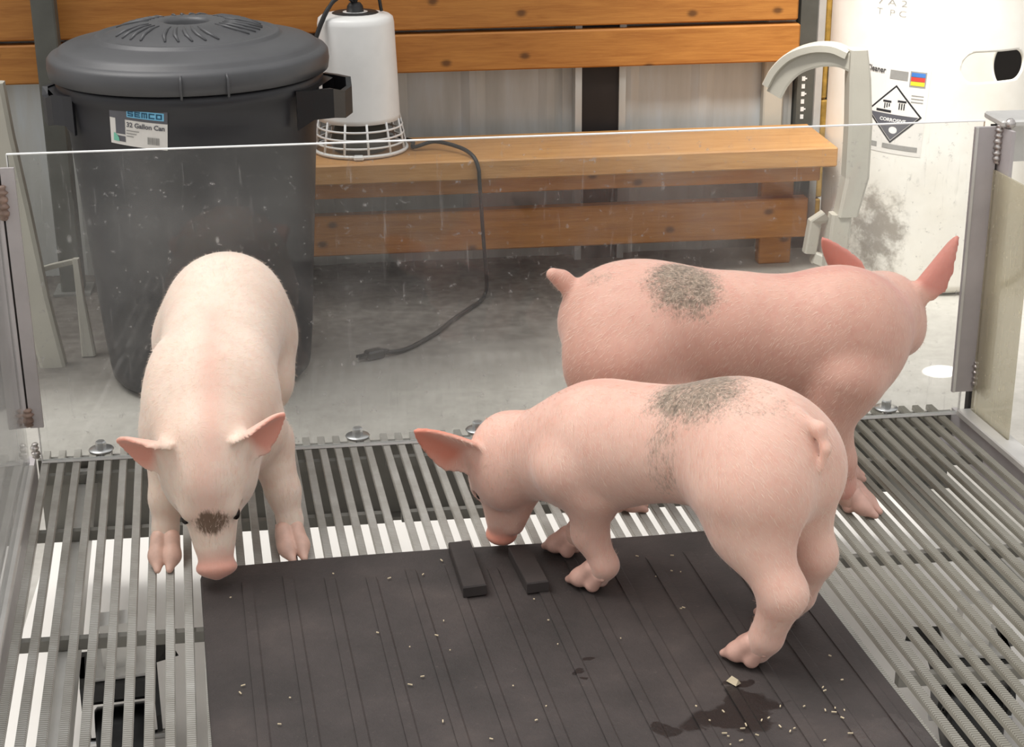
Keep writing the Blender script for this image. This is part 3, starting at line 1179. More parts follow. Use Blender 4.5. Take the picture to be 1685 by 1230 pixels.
# clear back panel: sheet plus bright sawn edges
PX0, PX1, PH = .003, 1.570, .520
bp = MB().box(PX0, -.003, .0045, PX1, .003, PH).build('back_panel', M['acrylic'], pen)
tag(bp, 'clear acrylic sheet')
e = MB()
e.box(PX0 - .0004, -.0034, .0005, PX1, .0034, .0045)
e.box(PX0 - .0005, -.0034, PH, PX1, .0034, PH + .0016)
e.box(PX0 - .0018, -.0034, .0005, PX0 - .0004, .0034, PH + .0016)
e.box(PX1 + .0004, -.0034, .0005, PX1 + .0018, .0034, .05)
e.build('panel_edge', M['edge'], bp)

# side panels
sp = MB().box(XL - .008, -1.05, .010, XL - .004, -.02, PH - .01, SH).build('side_panel', M['acrylic_side'], pen)
sp2 = MB().box(XR + .012, -.150, .012, XR + .016, -.012, .44, SH).build('side_panel', M['film'], pen)
tag(sp2, 'short panel with yellowed scratched film')

# right corner: two angles with a dark seam and weld beads
MB().box(1.552, -.0105, .046, 1.5905, -.0040, .512).build('corner_angle', M['alu_dull'], pen)
MB().box(1.5525, -.0125, .046, 1.557, -.0105, .512).build('corner_angle_lip', M['alu'], pen)
MB().box(1.5945, -.050, .046, 1.6005, -.004, .512, SH).build('corner_angle', M['alu_dull'], pen)
MB().box(1.586, -.004, .0, 1.598, .012, .512).build('corner_seam', M['darkgap'], pen)


def weld(m_, c, n, dz, r, seed):
    # one bead of overlapping drops run together
    pts, rad = [], []
    rr_ = random.Random(seed)
    for i in range(n * 4 + 1):
        pts.append((c[0] + rr_.uniform(-.0008, .0008), c[1], c[2] + i * dz / 4))
        rad.append(r * (.78 + .22 * math.cos(i * math.pi / 2)) * (.5 if i in (0, n * 4) else 1) * rr_.uniform(.9, 1.08))
    MB().tube(pts, rad, 10).build('weld_bead', m_, pen)


weld(M['weld'], (1.592, -.012, .450), 7, .0095, .0085, 1)
weld(M['weld'], (1.592, -.012, .052), 5, .010, .0085, 2)
MB().box(1.588, -.03, .514, 1.74, .05, .526, bev=.003).box(1.60, .0, .45, 1.74, .012, .514).build('corner_cap', M['alu'], pen)
w = MB().blob((1.602, -.028, .520), (.009, .009, .009), 3)
w.build('weld_bead', M['weld'], pen)

# left corner
MB().box(-.030, -.012, .068, -.012, -.006, .506).build('corner_angle', M['alu_dull'], pen)
MB().box(-.0085, -.0135, .068, .0125, -.0075, .502).build('corner_angle', M['alu_dull'], pen)
MB().box(-.012, -.010, .068, -.0085, -.004, .500).build('corner_seam', M['darkgap'], pen)
weld(M['weld_dark'], (-.010, -.015, .072), 3, .010, .010, 3)
weld(M['weld_dark'], (-.010, -.015, .420), 5, .011, .010, 4)
weld(M['weld'], (-.006, -.008, .012), 3, .009, .008, 5)

# hold-down clamps behind the panel
for x in (.093, .523, .729, 1.454):
    wm = MB().lathe([(.008, .0035), (.020, .0035), (.021, .002), (.020, .0005), (.008, .0005)], (x, .040, 0), 28)
    wo = wm.build('clamp_washer', M['bolt'], pen)
    MB().lathe([(0, .017), (.0075, .017), (.009, .015), (.009, .0036), (0, .0036)], (x, .040, 0), 6, False).tube([(x, .04, 0), (x, .04, -.03)], .004, 8).build('clamp_bolt', M['bolt'], wo)


# casters
def caster(x, y, rz, sc=1.0):
    k = empty('caster_part', (0, 0, 0), None, None)
    bpy.data.objects.remove(k)
    Mx = Matrix.Translation((x, y, 0)) @ Matrix.Rotation(rz, 4, 'Z')
    br = MB().box(-.045, -.04, -.099, .045, .04, -.094)
    br.box(-.02, -.02, -.0945, .02, .02, -.027)
    br.xf(Mx)
    bo = br.build('caster_plate', M['alu'], pen)
    fk = MB()
    for s in (-1, 1):
        pts = [(-.03, -.100), (.03, -.100), (.055, -.115), (.07, -.150), (.055, -.185), (.03, -.2), (.015, -.19), (-.01, -.14)]
        vs = [(a, s * .046, z) for a, z in pts] + [(a, s * .053, z) for a, z in pts]
        n_ = len(pts)
        fs = [tuple(range(n_)), tuple(range(2 * n_ - 1, n_ - 1, -1))] + [(i, (i + 1) % n_, n_ + (i + 1) % n_, n_ + i) for i in range(n_)]
        fk.add(vs, fs)
    fk.box(-.045, -.053, -.150, .020, .053, -.100)
    fk.box(.020, -.053, -.125, .055, .053, -.100)
    fk.add([(-.04, -.053, -.100), (-.075, -.075, -.118), (-.045, -.085, -.125), (.0, -.053, -.106), (-.04, .053, -.100), (-.075, .075, -.118), (-.045, .085, -.125), (.0, .053, -.106)], [(0, 1, 2, 3), (7, 6, 5, 4), (0, 4, 5, 1)])
    fk.xf(Mx)
    fo = fk.build('caster_fork', M['wheel'], bo)
    fix_normals(fo)
    wh = MB().lathe([(.012, -.038), (.045, -.038), (.049, -.034), (.049, .034), (.045, .038), (.012, .038)], (0, 0, 0), 40)
    wh.xf(Mx @ Matrix.Translation((.038, 0, -.1995)) @ Matrix.Rotation(math.pi / 2, 4, 'X'))
    wh.build('caster_wheel', M['wheel'], bo)
    bt = MB().tube([(.038, -.058, -.1995), (.038, .058, -.1995)], .007, 8)
    bt.xf(Mx)
    bt.build('caster_bolt', M['bolt'], bo)


caster(.165, -.50, -1.45)
caster(1.375, -.60, -1.75)

# ------------------------------------------------------------------ rubber mat and two blocks
MT = .012
k_ = .088
A = (.285, -.440); B = (1.06, -.410); C_ = (1.10, -.412)
poly = [(.277 + .028, -.440), (.45, -.430), (.62, -.424), (.80, -.424), (.95, -.420), (1.05, -.414), (1.09, -.414), (1.112, -.424), (1.122, -.445), (1.133, -.56),
        (1.152, -.80), (1.174, -1.05), (.337, -1.05), (.314, -.80), (.286, -.47), (.288, -.448)]
mm = MB().prism(poly, .0003, MT)
mat_o = mm.build('rubber_mat', M['mat'])
tag(mat_o, 'black ribbed rubber mat lying on the slatted pen floor', 'mat')
fix_normals(mat_o)
mo = mat_o.modifiers.new('round', 'BEVEL'); mo.width = .003; mo.segments = 2; mo.limit_method = 'ANGLE'
rb = MB()
for i in range(14):
    x0 = .340 + i * .0575
    if x0 > 1.10: break
    y0 = -.482 + .010 * math.sin(i * 1.7) + .014 * (i / 13)
    y1 = -1.045
    w_ = .0185
    h = MT + .0021
    sl = lambda y: x0 + (-.44 - y) * (.078 + .0006 * i)
    pts = [(0, MT - .001), (.0008, h), (w_ - .004, h - .0002), (w_, MT - .001)]
    vs, fs = [], []
    N = 24
    for j in range(N + 1):
        y = y0 + (y1 - y0) * j / N
        for (a, z) in pts: vs.append((sl(y) + a, y, z if j > 0 else MT - .001))
    for j in range(N):
        for q_ in range(3): fs.append((4 * j + q_, 4 * j + 4 + q_, 4 * j + 5 + q_, 4 * j + 1 + q_))
    rb.add(vs, fs)
rbo = rb.build('mat_rib', M['mat'], mat_o)
fix_normals(rbo)


def block(p, label):
    vs = []
    b0 = MT + .0025
    for z, s in ((b0, 1.0), (b0 + .014, 1.0), (b0 + .016, .93)):
        cx = sum(q_[0] for q_ in p) / 4; cy = sum(q_[1] for q_ in p) / 4
        for (x, y) in p: vs.append((cx + (x - cx) * s, cy + (y - cy) * (1 - (1 - s) * .3), z))
    fs = [(3, 2, 1, 0), (8, 9, 10, 11)]
    for l in range(2):
        for i in range(4): fs.append((4 * l + i, 4 * l + (i + 1) % 4, 4 * l + 4 + (i + 1) % 4, 4 * l + 4 + i))
    o_ = MB().add(vs, fs).build('rubber_block', M['block'])
    fix_normals(o_)
    tag(o_, label, 'block', 'rubber blocks at the back edge of the mat')


block([(.649, -.582), (.682, -.577), (.672, -.438), (.640, -.442)], 'black rubber block left of the front pig snout, on the mat edge')
block([(.737, -.582), (.768, -.578), (.754, -.464), (.724, -.468)], 'black rubber block partly under the front pig chin, on the mat edge')

# crumbs of feed and straw
sm_ = MB()
rr = random.Random(5)
for i in range(80):
    if i < 45:
        x, y = rr.uniform(.33, 1.12), rr.uniform(-1.08, -.46)
    else:
        x, y = rr.gauss(1.0, .07), rr.gauss(-.92, .05)
    if min(math.hypot(x - fx_, y - fy_) for fx_, fy_ in ((.834, -.56), (1.0, -.80), (1.10, -.71), (.80, -.46), (.82, -.60), (.98, -.84))) < .07: continue
    if not (.33 - SH * 0 < x < 1.13 and -1.03 < y < -.45): continue
    L_ = rr.uniform(.0008, .0032)
    a = rr.uniform(0, math.pi)
    mbx = MB().box(-L_, -.0007, 0, L_, .0007, .0012).xf(Matrix.Translation((x, y, MT + .0023)) @ Matrix.Rotation(a, 4, 'Z'))
    sm_.add(mbx.v, mbx.f)
o = sm_.build('straw_crumbs', M['straw'])
tag(o, 'pale crumbs of straw and feed scattered on the black mat', 'straw', kind='stuff')
o = MB().add([(.955, -.842, MT + .003), (.963, -.835, MT + .003), (.972, -.850, MT + .003), (.964, -.856, MT + .003), (.962, -.842, MT + .010), (.968, -.851, MT + .009)],
             [(0, 3, 2, 1), (0, 4, 5, 3), (1, 2, 5, 4), (0, 1, 4), (3, 5, 2)]).build('wood_chip', M['straw'])
tag(o, 'white wood chip on the mat in front of the front pig hind hoof', 'chip')


# ------------------------------------------------------------------ pigs: smooth implicit bodies turned into one skin
class SDF:
    def __init__(self, lo, hi, h):
        self.lo = np.array(lo, float)
        self.h = h
        self.n = np.ceil((np.array(hi) - self.lo) / h).astype(int) + 1
        self.d = np.full(self.n, .06, np.float32)

    def region(self, lo, hi):
        a = np.clip(np.floor((np.asarray(lo) - self.lo) / self.h).astype(int), 0, self.n)
        b = np.clip(np.ceil((np.asarray(hi) - self.lo) / self.h).astype(int) + 1, 0, self.n)
        if np.any(b <= a): return None, None
        ax = [(self.lo[i] + self.h * np.arange(a[i], b[i])).astype(np.float32) for i in range(3)]
        P = np.stack(np.meshgrid(*ax, indexing='ij'), -1)
        return tuple(slice(a[i], b[i]) for i in range(3)), P

    def blend(self, sl, d, k, sub=False):
        cur = self.d[sl]
        if sub:
            # smooth subtraction
            hh = np.clip(.5 - .5 * (cur + d) / k, 0, 1)
            self.d[sl] = cur * (1 - hh) + (-d) * hh + k * hh * (1 - hh)
        else:
            hh = np.clip(.5 + .5 * (cur - d) / k, 0, 1)
            self.d[sl] = cur * (1 - hh) + d * hh - k * hh * (1 - hh)

    def cone(self, a, ra, b, rb_, k=.02, sub=False):
        a = np.asarray(a, float); b = np.asarray(b, float)
        R_ = max(ra, rb_) + 1.3 * k + 2 * self.h
        sl, P = self.region(np.minimum(a, b) - R_, np.maximum(a, b) + R_)
        if sl is None: return
        ab = b - a
        l2 = float(ab @ ab)
        rr_ = ra - rb_
        a2 = l2 - rr_ * rr_
        pa = P - a.astype(np.float32)
        if a2 <= 1e-10:         # one ball swallows the other
            c, q_ = (a, ra) if ra >= rb_ else (b, rb_)
            d = np.linalg.norm(P - c, axis=-1) - q_
        else:                   # true round cone: tangent-continuous
            ln_ = math.sqrt(l2)
            y = (pa @ ab.astype(np.float32)) / ln_
            x = np.sqrt(np.maximum((pa * pa).sum(-1) - y * y, 0))
            q_ = y - x * (rr_ / math.sqrt(a2))
            dside = x * (math.sqrt(a2) / ln_) + y * (rr_ / ln_) - ra
            d = np.where(q_ <= 0, np.sqrt((pa * pa).sum(-1)) - ra,
                         np.where(q_ >= ln_, np.linalg.norm(P - b, axis=-1) - rb_, dside))
        self.blend(sl, d, k, sub)

    def ell(self, c, ax, r, k=.02, sub=False):
        """ellipsoid: ax rows = unit axes, r radii"""
        c = np.asarray(c, float); r = np.asarray(r, float); ax = np.asarray(ax, float)
        R_ = (np.abs(ax.T) @ r) * 1.45 + 1.6 * k + 2 * self.h
        sl, P = self.region(c - R_, c + R_)
        if sl is None: return
        q = (P - c) @ ax.T.astype(np.float32)
        k0 = np.linalg.norm(q / r, axis=-1)
        k1 = np.linalg.norm(q / (r * r), axis=-1) + 1e-9
        self.blend(sl, np.where(k0 < 1e-3, -r.min(), k0 * (k0 - 1) / k1), k, sub)

    def ear(self, base, tip_dir, norm, L, W, th, curl, k=.008, droop=0.0):
        """cupped leaf: axis tip_dir, inner face norm"""
        e1 = np.asarray(tip_dir, float); e1 /= np.linalg.norm(e1)
        e3 = np.asarray(norm, float); e3 = e3 - e1 * (e3 @ e1); e3 /= np.linalg.norm(e3)
        e2 = np.cross(e3, e1)
        base = np.asarray(base, float)
        c = base + e1 * L * .5
        R_ = np.full(3, L * .75 + W)
        sl, P = self.region(c - R_, c + R_)
        q = P - base
        u = q @ e1; v = q @ e2; n_ = q @ e3
        t_ = np.clip(u / L, -.2, 1.0)
        w = W * .5 * np.clip(np.where(t_ < .25, .80 + .8 * t_, np.clip(1 - ((t_ - .25) / .75) ** 1.5, 1e-4, 1) ** .75), .01, 1)
        mid = curl * ((v / (W * .5)) ** 2) - droop * np.clip(t_, 0, 1) ** 2
        dv = np.abs(v) - w
        du = np.maximum(u - L, -u - .004)
        thk = th * (1.25 - .45 * np.clip(t_, 0, 1))
        dn = np.abs(n_ - mid) - thk
        out = np.sqrt(np.maximum(dv, 0) ** 2 + np.maximum(dn, 0) ** 2 + np.maximum(du, 0) ** 2)
        d = out + np.minimum(np.maximum(np.maximum(dv, dn), du), 0) - .0015
        self.blend(sl, d.astype(np.float32), k)

    def floor_cut(self, z):
        zz = self.lo[2] + self.h * np.arange(self.n[2])
        self.d = np.maximum(self.d, (z - zz)[None, None, :].astype(np.float32))

    def mesh(self):
        d = self.d
        d[0], d[-1] = .06, .06
        d[:, 0], d[:, -1] = .06, .06
        d[:, :, 0], d[:, :, -1] = .06, .06
        s = d < 0
        n = self.n - 1
        acc = np.zeros((*n, 3), np.float32); cnt = np.zeros(tuple(n), np.float32)
        corners = [(i, j, k) for i in (0, 1) for j in (0, 1) for k in (0, 1)]
        g = lambda A_, c: A_[c[0]:c[0] + n[0], c[1]:c[1] + n[1], c[2]:c[2] + n[2]]
        tot = sum(g(s, c).astype(np.int8) for c in corners)
        act = np.argwhere((tot > 0) & (tot < 8))
        vid = -np.ones(tuple(n), np.int64)
        vid[tuple(act.T)] = np.arange(len(act))
        pos = np.zeros((len(act), 3)); wt = np.zeros(len(act))
        for c in corners:
            for ax in range(3):
                if c[ax]: continue
                c2 = list(c); c2[ax] = 1
                A0 = act + np.array(c); A1 = act + np.array(c2)
                d0 = d[tuple(A0.T)]; d1 = d[tuple(A1.T)]
                mk = (d0 < 0) != (d1 < 0)
                t_ = np.where(mk, d0 / np.where(mk, d0 - d1, 1), 0)
                p = np.tile(np.array(c, float), (len(act), 1)); p[:, ax] += t_
                pos += p * mk[:, None]; wt += mk
        V = self.lo + self.h * (act + pos / np.maximum(wt, 1)[:, None])
        quads = []
        for ax in range(3):
            sl0 = [slice(0, None)] * 3; sl1 = [slice(0, None)] * 3
            sl0[ax] = slice(0, -1); sl1[ax] = slice(1, None)
            a_, b_ = s[tuple(sl0)], s[tuple(sl1)]
            E_ = np.argwhere(a_ != b_)
            o1, o2 = (ax + 1) % 3, (ax + 2) % 3
            E_ = E_[(E_[:, o1] > 0) & (E_[:, o2] > 0)]
            fl = a_[tuple(E_.T)]
            q = []
            for (i, j) in ((1, 1), (0, 1), (0, 0), (1, 0)):
                C2 = E_.copy(); C2[:, o1] -= i; C2[:, o2] -= j
                q.append(vid[tuple(C2.T)])
            q = np.stack(q, -1)
            q[~fl] = q[~fl][:, ::-1]
            quads.append(q)
        Q = np.concatenate(quads)
        Q = Q[(Q >= 0).all(1)]
        # one light relaxation
        for lam in (.5, -.33, .5, -.33):
            sv = np.zeros_like(V); cv = np.zeros(len(V))
            for i in range(4):
                a_, b_ = Q[:, i], Q[:, (i + 1) % 4]
                np.add.at(sv, a_, V[b_]); np.add.at(cv, a_, 1)
                np.add.at(sv, b_, V[a_]); np.add.at(cv, b_, 1)
            V = V + lam * (sv / np.maximum(cv, 1)[:, None] - V)
        return V, Q


def nz(v):
    v = np.asarray(v, float)
    return v / np.linalg.norm(v)


UP = np.array([0, 0, 1.0])


class Pig:
    def __init__(self, front, rear, ground, scale=1.0):
        f = np.array([front[0] - rear[0], front[1] - rear[1], 0.0])
        self.half = np.linalg.norm(f) / 2
        self.fw = nz(f)
        self.lf = np.cross(UP, self.fw)
        self.o = np.array([(front[0] + rear[0]) / 2, (front[1] + rear[1]) / 2, ground])
        self.s = scale
        self.g = ground

    def W(self, a, l, z):
        return self.o + self.fw * a + self.lf * l + UP * z

    def loc(self, V):
        q = V - self.o
        return np.stack([q @ self.fw, q @ self.lf, q[:, 2]], -1)

    def axes(self, pitch=0.0, yaw=0.0):
        f = self.fw * math.cos(yaw) + self.lf * math.sin(yaw)
        l = np.cross(UP, f)
        f2 = f * math.cos(pitch) + UP * math.sin(pitch)
        return np.array([f2, l, np.cross(f2, l)])


def build_pig(name, P, trunk, legs, head, mat, label, dirt=(), mud=(), tail=None, h=.0027):
    """trunk: list of prims in body space; legs: list of joint chains; head: dict"""
    pts = [P.W(-.34, -.2, 0), P.W(.46, .2, .46), P.W(-.34, .2, 0), P.W(.46, -.2, .46)]
    pts += [head['poll'] - .16, head['poll'] + .16, head['poll'] + np.array(head['hd']) * .2]
    lo = np.min(pts, 0); hi = np.max(pts, 0)
    lo[2] = P.g - .012
    S_ = SDF(lo, hi, h)
    for t_ in trunk:
        if t_[0] == 'e':
            _, c, r, pt, k = t_[:5]
            S_.ell(P.W(*c), P.axes(pt, t_[5] if len(t_) > 5 else 0), r, k)
        elif t_[0] == 'c':
            _, a, ra, b, rb_, k = t_
            S_.cone(P.W(*a), ra, P.W(*b), rb_, k)
    # neck and head
    hd = nz(head['hd']); hu = np.asarray(head['hu'], float); hu = nz(hu - hd * (hu @ hd)); hl = np.cross(hu, hd)
    po = np.asarray(head['poll'], float)
    s = head.get('s', 1.0)
    H = lambda a, l, u: po + (hd * a + hl * l + hu * u) * s
    AX = np.array([hd, hl, hu])
    for (a, ra, b, rb_, k) in head['neck']:
        S_.cone(P.W(*a), ra, H(*b), rb_, k)
    S_.ell(H(.018, 0, -.034), AX, np.array((.066, .054, .050)) * s, .03)
    S_.cone(H(.045, 0, -.030), .045 * s, H(.118, 0, -.041), .0255 * s, .025)
    S_.cone(H(.11, 0, -.041), .024 * s, H(.150, 0, -.043), .0220 * s, .012)
    S_.ell(H(.156, 0, -.043), AX, np.array((.0125, .0262, .0235)) * s, .005)
    for sg in (-1, 1):
        S_.ell(H(.032, sg * .030, -.062), AX, np.array((.050, .030, .034)) * s, .02)
        S_.ell(H(.070, sg * .028, -.010), AX, np.array((.020, .010, .010)) * s, .012)
    S_.cone(H(.045, 0, -.078), .028 * s, H(.128, 0, -.068), .013 * s, .014)
    # mouth crease and nostrils
    for sg in (-1, 1):
        S_.cone(H(.145, sg * .022, -.063), .0026, H(.085, sg * .036, -.070), .002, .005, True)
        S_.cone(H(.172, sg * .010, -.043), .0052, H(.160, sg * .010, -.043), .004, .004, True)
        S_.ell(H(.079, sg * .0355, -.0155), AX, np.array((.010, .0055, .0055)) * s, .004, True)
    for er in head['ears']:
        sg, tip, nm = er[:3]
        L_, Wd, curl = (er[3:6] if len(er) > 3 else (.105, .072, .014))
        droop = er[6] if len(er) > 6 else .0
        S_.ear(H(.0 if len(er) < 8 else er[7], sg * .043, -.008), tip, nm, L_, Wd, .0026, curl, .010, droop)
        S_.ell(H(.004, sg * .044, -.012), AX, np.array((.018, .012, .013)) * s, .012)
    for lg in legs:
        for (a, ra), (b, rb_), k in zip(lg['j'][:-1], lg['j'][1:], lg['k']):
            S_.cone(P.W(*a), ra, P.W(*b), rb_, k)
    if tail:
        for (a, ra), (b, rb_) in zip(tail[:-1], tail[1:]): S_.cone(P.W(*a), ra, P.W(*b), rb_, .009)
    S_.floor_cut(P.g + .001)
    V, Q = S_.mesh()
    org = np.array([P.o[0], P.o[1], P.g])
    ob = np_mesh(name, V - org, Q, mat)
    ob.location = org
    L = P.loc(V)
    # skin colour attributes
    hv = (V - po) / s
    hx, hy, hz = hv @ hd, hv @ hl, hv @ hu
    pink = np.zeros(len(V))
    pink = np.maximum(pink, np.clip(1.5 - np.abs(hx - .160) / .022, 0, 1) * (np.hypot(hy, hz + .043) < .05) * .8)
    pink = np.maximum(pink, .38 * np.exp(-(L[:, 1] / .018) ** 2) * np.clip(L[:, 0] / .08, 0, 1) * (hx < .02))
    pink = np.maximum(pink, .34 * np.exp(-(hy / .022) ** 2) * np.clip((hx + .02) / .03, 0, 1) * np.clip((.12 - hx) / .03, 0, 1) * (hz > -.05))
    pink = np.maximum(pink, np.clip((.11 - L[:, 2]) / .08, 0, 1) * .45 * (hx < .0))
    for er in head['ears']:
        sg, tip, nm = er[:3]
        e1 = nz(tip); e3 = np.asarray(nm, float); e3 = nz(e3 - e1 * (e3 @ e1)); e2 = np.cross(e3, e1)
        q = V - H(0, sg * .043, -.008)
        u, v_, n_ = q @ e1, q @ e2, q @ e3
        cu = er[5] if len(er) > 3 else .014
        wd = er[4] if len(er) > 3 else .072
        dn = n_ - cu * (v_ / (wd * .5)) ** 2
        me_ = np.clip(1.3 - np.abs(v_) / .045, 0, 1) * np.clip((u - .004) / .022, 0, 1) * (u < .14) * np.clip(1.6 - np.abs(dn) / .008, 0, 1)
        pink = np.maximum(pink, np.clip(me_ * 1.3, 0, 1) * np.where(dn > 0, .95, .6))
    dv = np.zeros(len(V))
    for (c, r, w_) in dirt:
        q = (L - np.array(c)) / np.array(r)
        dv = np.maximum(dv, w_ * np.clip(1.6 - np.linalg.norm(q, axis=1), 0, 1))
    mv = np.zeros(len(V))
    for (c, r, w_) in mud:
        q = (V - np.array(c)) / np.array(r)
        mv = np.maximum(mv, w_ * np.clip(1.6 - np.linalg.norm(q, axis=1), 0, 1))
    for nm, arr in (('pink', pink), ('dirt', dv), ('mud', mv)):
        at = ob.data.attributes.new(nm, 'FLOAT', 'POINT')
        at.data.foreach_set('value', arr.astype(np.float32))
    tag(ob, label, 'pig')

    def child(nm, V2, Q2, m_):
        c = np_mesh(nm, V2 - org, Q2, m_)
        c.parent = ob
        return c

    # pale bristles lying back along the skin
    tri = V[Q[:, 1]] - V[Q[:, 0]]
    nrm = np.cross(tri, V[Q[:, 3]] - V[Q[:, 0]])
    ln = np.linalg.norm(nrm, axis=1)
    ok = np.argwhere((ln > 1e-9) & (V[Q[:, 0]][:, 2] > P.g + .05))[:, 0]
    ok = ok[pink[Q[ok, 0]] < .3]
    pick = rng.choice(ok, 12000)
    c0 = V[Q[pick]].mean(1); nv = nrm[pick] / ln[pick][:, None]
    back = -P.fw * .8 - UP * .75
    hxp = (c0 - po) @ hd
    onhead = np.clip((hxp + .02) / .03, 0, 1)[:, None]
    dirv = back[None] * (1 - onhead) + (-hd)[None] * onhead
    dirv = dirv + rng.normal(0, .22, dirv.shape)
    dirv = dirv - nv * (dirv * nv).sum(1)[:, None]
    dirv /= np.maximum(np.linalg.norm(dirv, axis=1), 1e-6)[:, None]
    dirv = dirv + nv * rng.uniform(.12, .45, len(pick))[:, None]
    sd = np.cross(dirv, nv) * .0002
    Lh = rng.uniform(.005, .011, len(pick))[:, None]
    hvx = np.stack([c0 - sd, c0 + sd, c0 + dirv * Lh + sd * .15, c0 + dirv * Lh - sd * .15], 1).reshape(-1, 3)
    hq = np.arange(len(pick) * 4).reshape(-1, 4)
    child('bristles', hvx, hq, M['bristle'])['kind'] = 'stuff'
    for sg in (-1, 1):
        ep = head.get('eye', (.079, .0320, -.0185))
        c = H(ep[0], sg * ep[1], ep[2])
        e_ = SDF(c - .014, c + .014, .0012)
        e_.ell(c, AX, np.array((.0095, .0065, .0058)), .001)
        child('eye', *e_.mesh(), M['eye'])
    for lg in legs:
        ft = P.W(*lg['foot'])
        ang = lg.get('yaw', 0.0)
        f = P.fw * math.cos(ang) + P.lf * math.sin(ang)
        l = np.cross(UP, f)
        gz = lg.get('lift', 0.0)
        K = lambda a, b, z: ft + f * a + l * b + UP * (z + gz)
        e_ = SDF(ft - np.array((.07, .07, .006)), ft + np.array((.07, .07, .075)), .0017)
        for sg in (-1, 1):
            tmp = SDF(ft - np.array((.07, .07, .006)), ft + np.array((.07, .07, .075)), .0017)
            tmp.cone(K(-.004, sg * .0085, .036), .0130, K(.016, sg * .0105, .0160), .0122, .006)
            tmp.cone(K(.014, sg * .0105, .0165), .0122, K(.0370, sg * .0085, .0050), .0050, .008)
            tmp.cone(K(-.014, sg * .0090, .026), .0105, K(-.006, sg * .0100, .0110), .0105, .006)
            e_.d = np.minimum(e_.d, tmp.d)
            e_.cone(K(-.021, sg * .0115, .036), .005, K(-.025, sg * .0125, .026), .0034, .003)
        e_.floor_cut(P.g + gz + .0003)
        child('hoof', *e_.mesh(), M['hoof_a'] if mat is M['pig_a'] else M['hoof'])
    return ob


def front_leg(s, foot, sh=(.155, .055, .22), r=1.0, yaw=0.0, kz=.085, ez=.155, kx=0.0):
    fx, fy = foot
    e = (sh[0] - .028, s * sh[1] * .55 + fy * .45, ez)
    kn = ((e[0] + fx) / 2 - .004 + kx, s * sh[1] * .15 + fy * .85, kz)
    fe = (fx - .020, fy, .042)
    return dict(j=[((sh[0], s * sh[1], sh[2]), .052 * r), (e, .037 * r), (kn, .0235 * r), (fe, .0180 * r), ((fx - .008, fy, .024), .0175 * r)],
                k=[.012, .012, .014, .010], foot=(fx, fy, 0), yaw=yaw)


def hind_leg(s, foot, hip=(-.16, .045, .23), r=1.0, yaw=0.0, hk=-.020, sz=.178):
    fx, fy = foot
    st = (hip[0] + .040, s * (hip[1] + .010), sz)
    ho = (fx - .020 + hk, fy * .97, .112)
    fe = (fx - .020, fy, .045)
    return dict(j=[((hip[0], s * hip[1], hip[2]), .070 * r), (st, .046 * r), (ho, .0275 * r), (fe, .0205 * r), ((fx - .008, fy, .024), .0190 * r)],
                k=[.034, .026, .018, .010], foot=(fx, fy, 0), yaw=yaw)


# --- front pig (faces left, sniffing the mat edge)
P2 = Pig((.817, -.520), (1.053, -.765), MT + .0021)
hf, hr = P2.half, -P2.half
fw2, lf2 = P2.fw, P2.lf
trunk2 = [('e', (-.100, -.004, .268), (.094, .074, .078), .0, .03),
          ('e', (-.01, 0, .240), (.17, .076, .078), -.16, .05),
          ('e', (.120, 0, .205), (.105, .074, .080), -.20, .05),
          ('e', (.140, .044, .190), (.050, .034, .070), .15, .014), ('e', (.140, -.044, .190), (.050, .034, .070), .15, .014),
          ('e', (-.128, .040, .228), (.072, .042, .084), -.1, .036), ('e', (-.128, -.044, .228), (.072, .040, .084), -.1, .036)]
legs2 = [front_leg(1, (hf - .050, .030), (.145, .050, .185), kx=.01), front_leg(-1, (hf + .040, -.030), (.150, .046, .185)),
         hind_leg(1, (hr + .012, .066), (-.134, .042, .230), sz=.190), hind_leg(-1, (hr + .036, -.054), (-.134, .044, .230), sz=.190)]
for lg_ in legs2[2:]:
    lg_['j'][1] = ((-.138, lg_['j'][1][0][1], .180), .044)
hd2 = nz(fw2 * .16 - UP * .98 - lf2 * .04)
hu2 = nz(fw2 * .98 + UP * .16)
s2 = .94
poll2 = np.array((.718, -.434, .031)) - hd2 * .160 * s2 + hu2 * .043 * s2
head2 = dict(poll=poll2, hd=hd2, hu=hu2, s=s2,
             neck=[((.14, 0, .200), .070, (.005, 0, -.050), .050, .05), ((.14, 0, .18), .056, (.030, 0, -.060), .038, .03)],
             ears=[(1, lf2 * .70 + fw2 * .40 + UP * .48, -UP * .3 + fw2 * .2 - np.array((0, 1, 0)) * .9, .100, .066, .012, 0, .012), (-1, -lf2 * .9 + UP * -.25 - fw2 * .2, fw2 * .7 - UP * .4, .07, .055, .012)])
build_pig('piglet', P2, trunk2, legs2, head2, M['pig_b'], 'pink piglet in front, head down sniffing two rubber blocks, mud streaks on its back',
          dirt=[((-.03, .02, .33), (.075, .06, .05), .95), ((-.12, .03, .345), (.07, .05, .03), .5), ((-.02, .075, .25), (.028, .03, .09), .55)],
          tail=[((-.165, 0, .318), .011), ((-.199, .0, .312), .0075), ((-.212, .004, .290), .0052), ((-.210, .008, .266), .0036)])

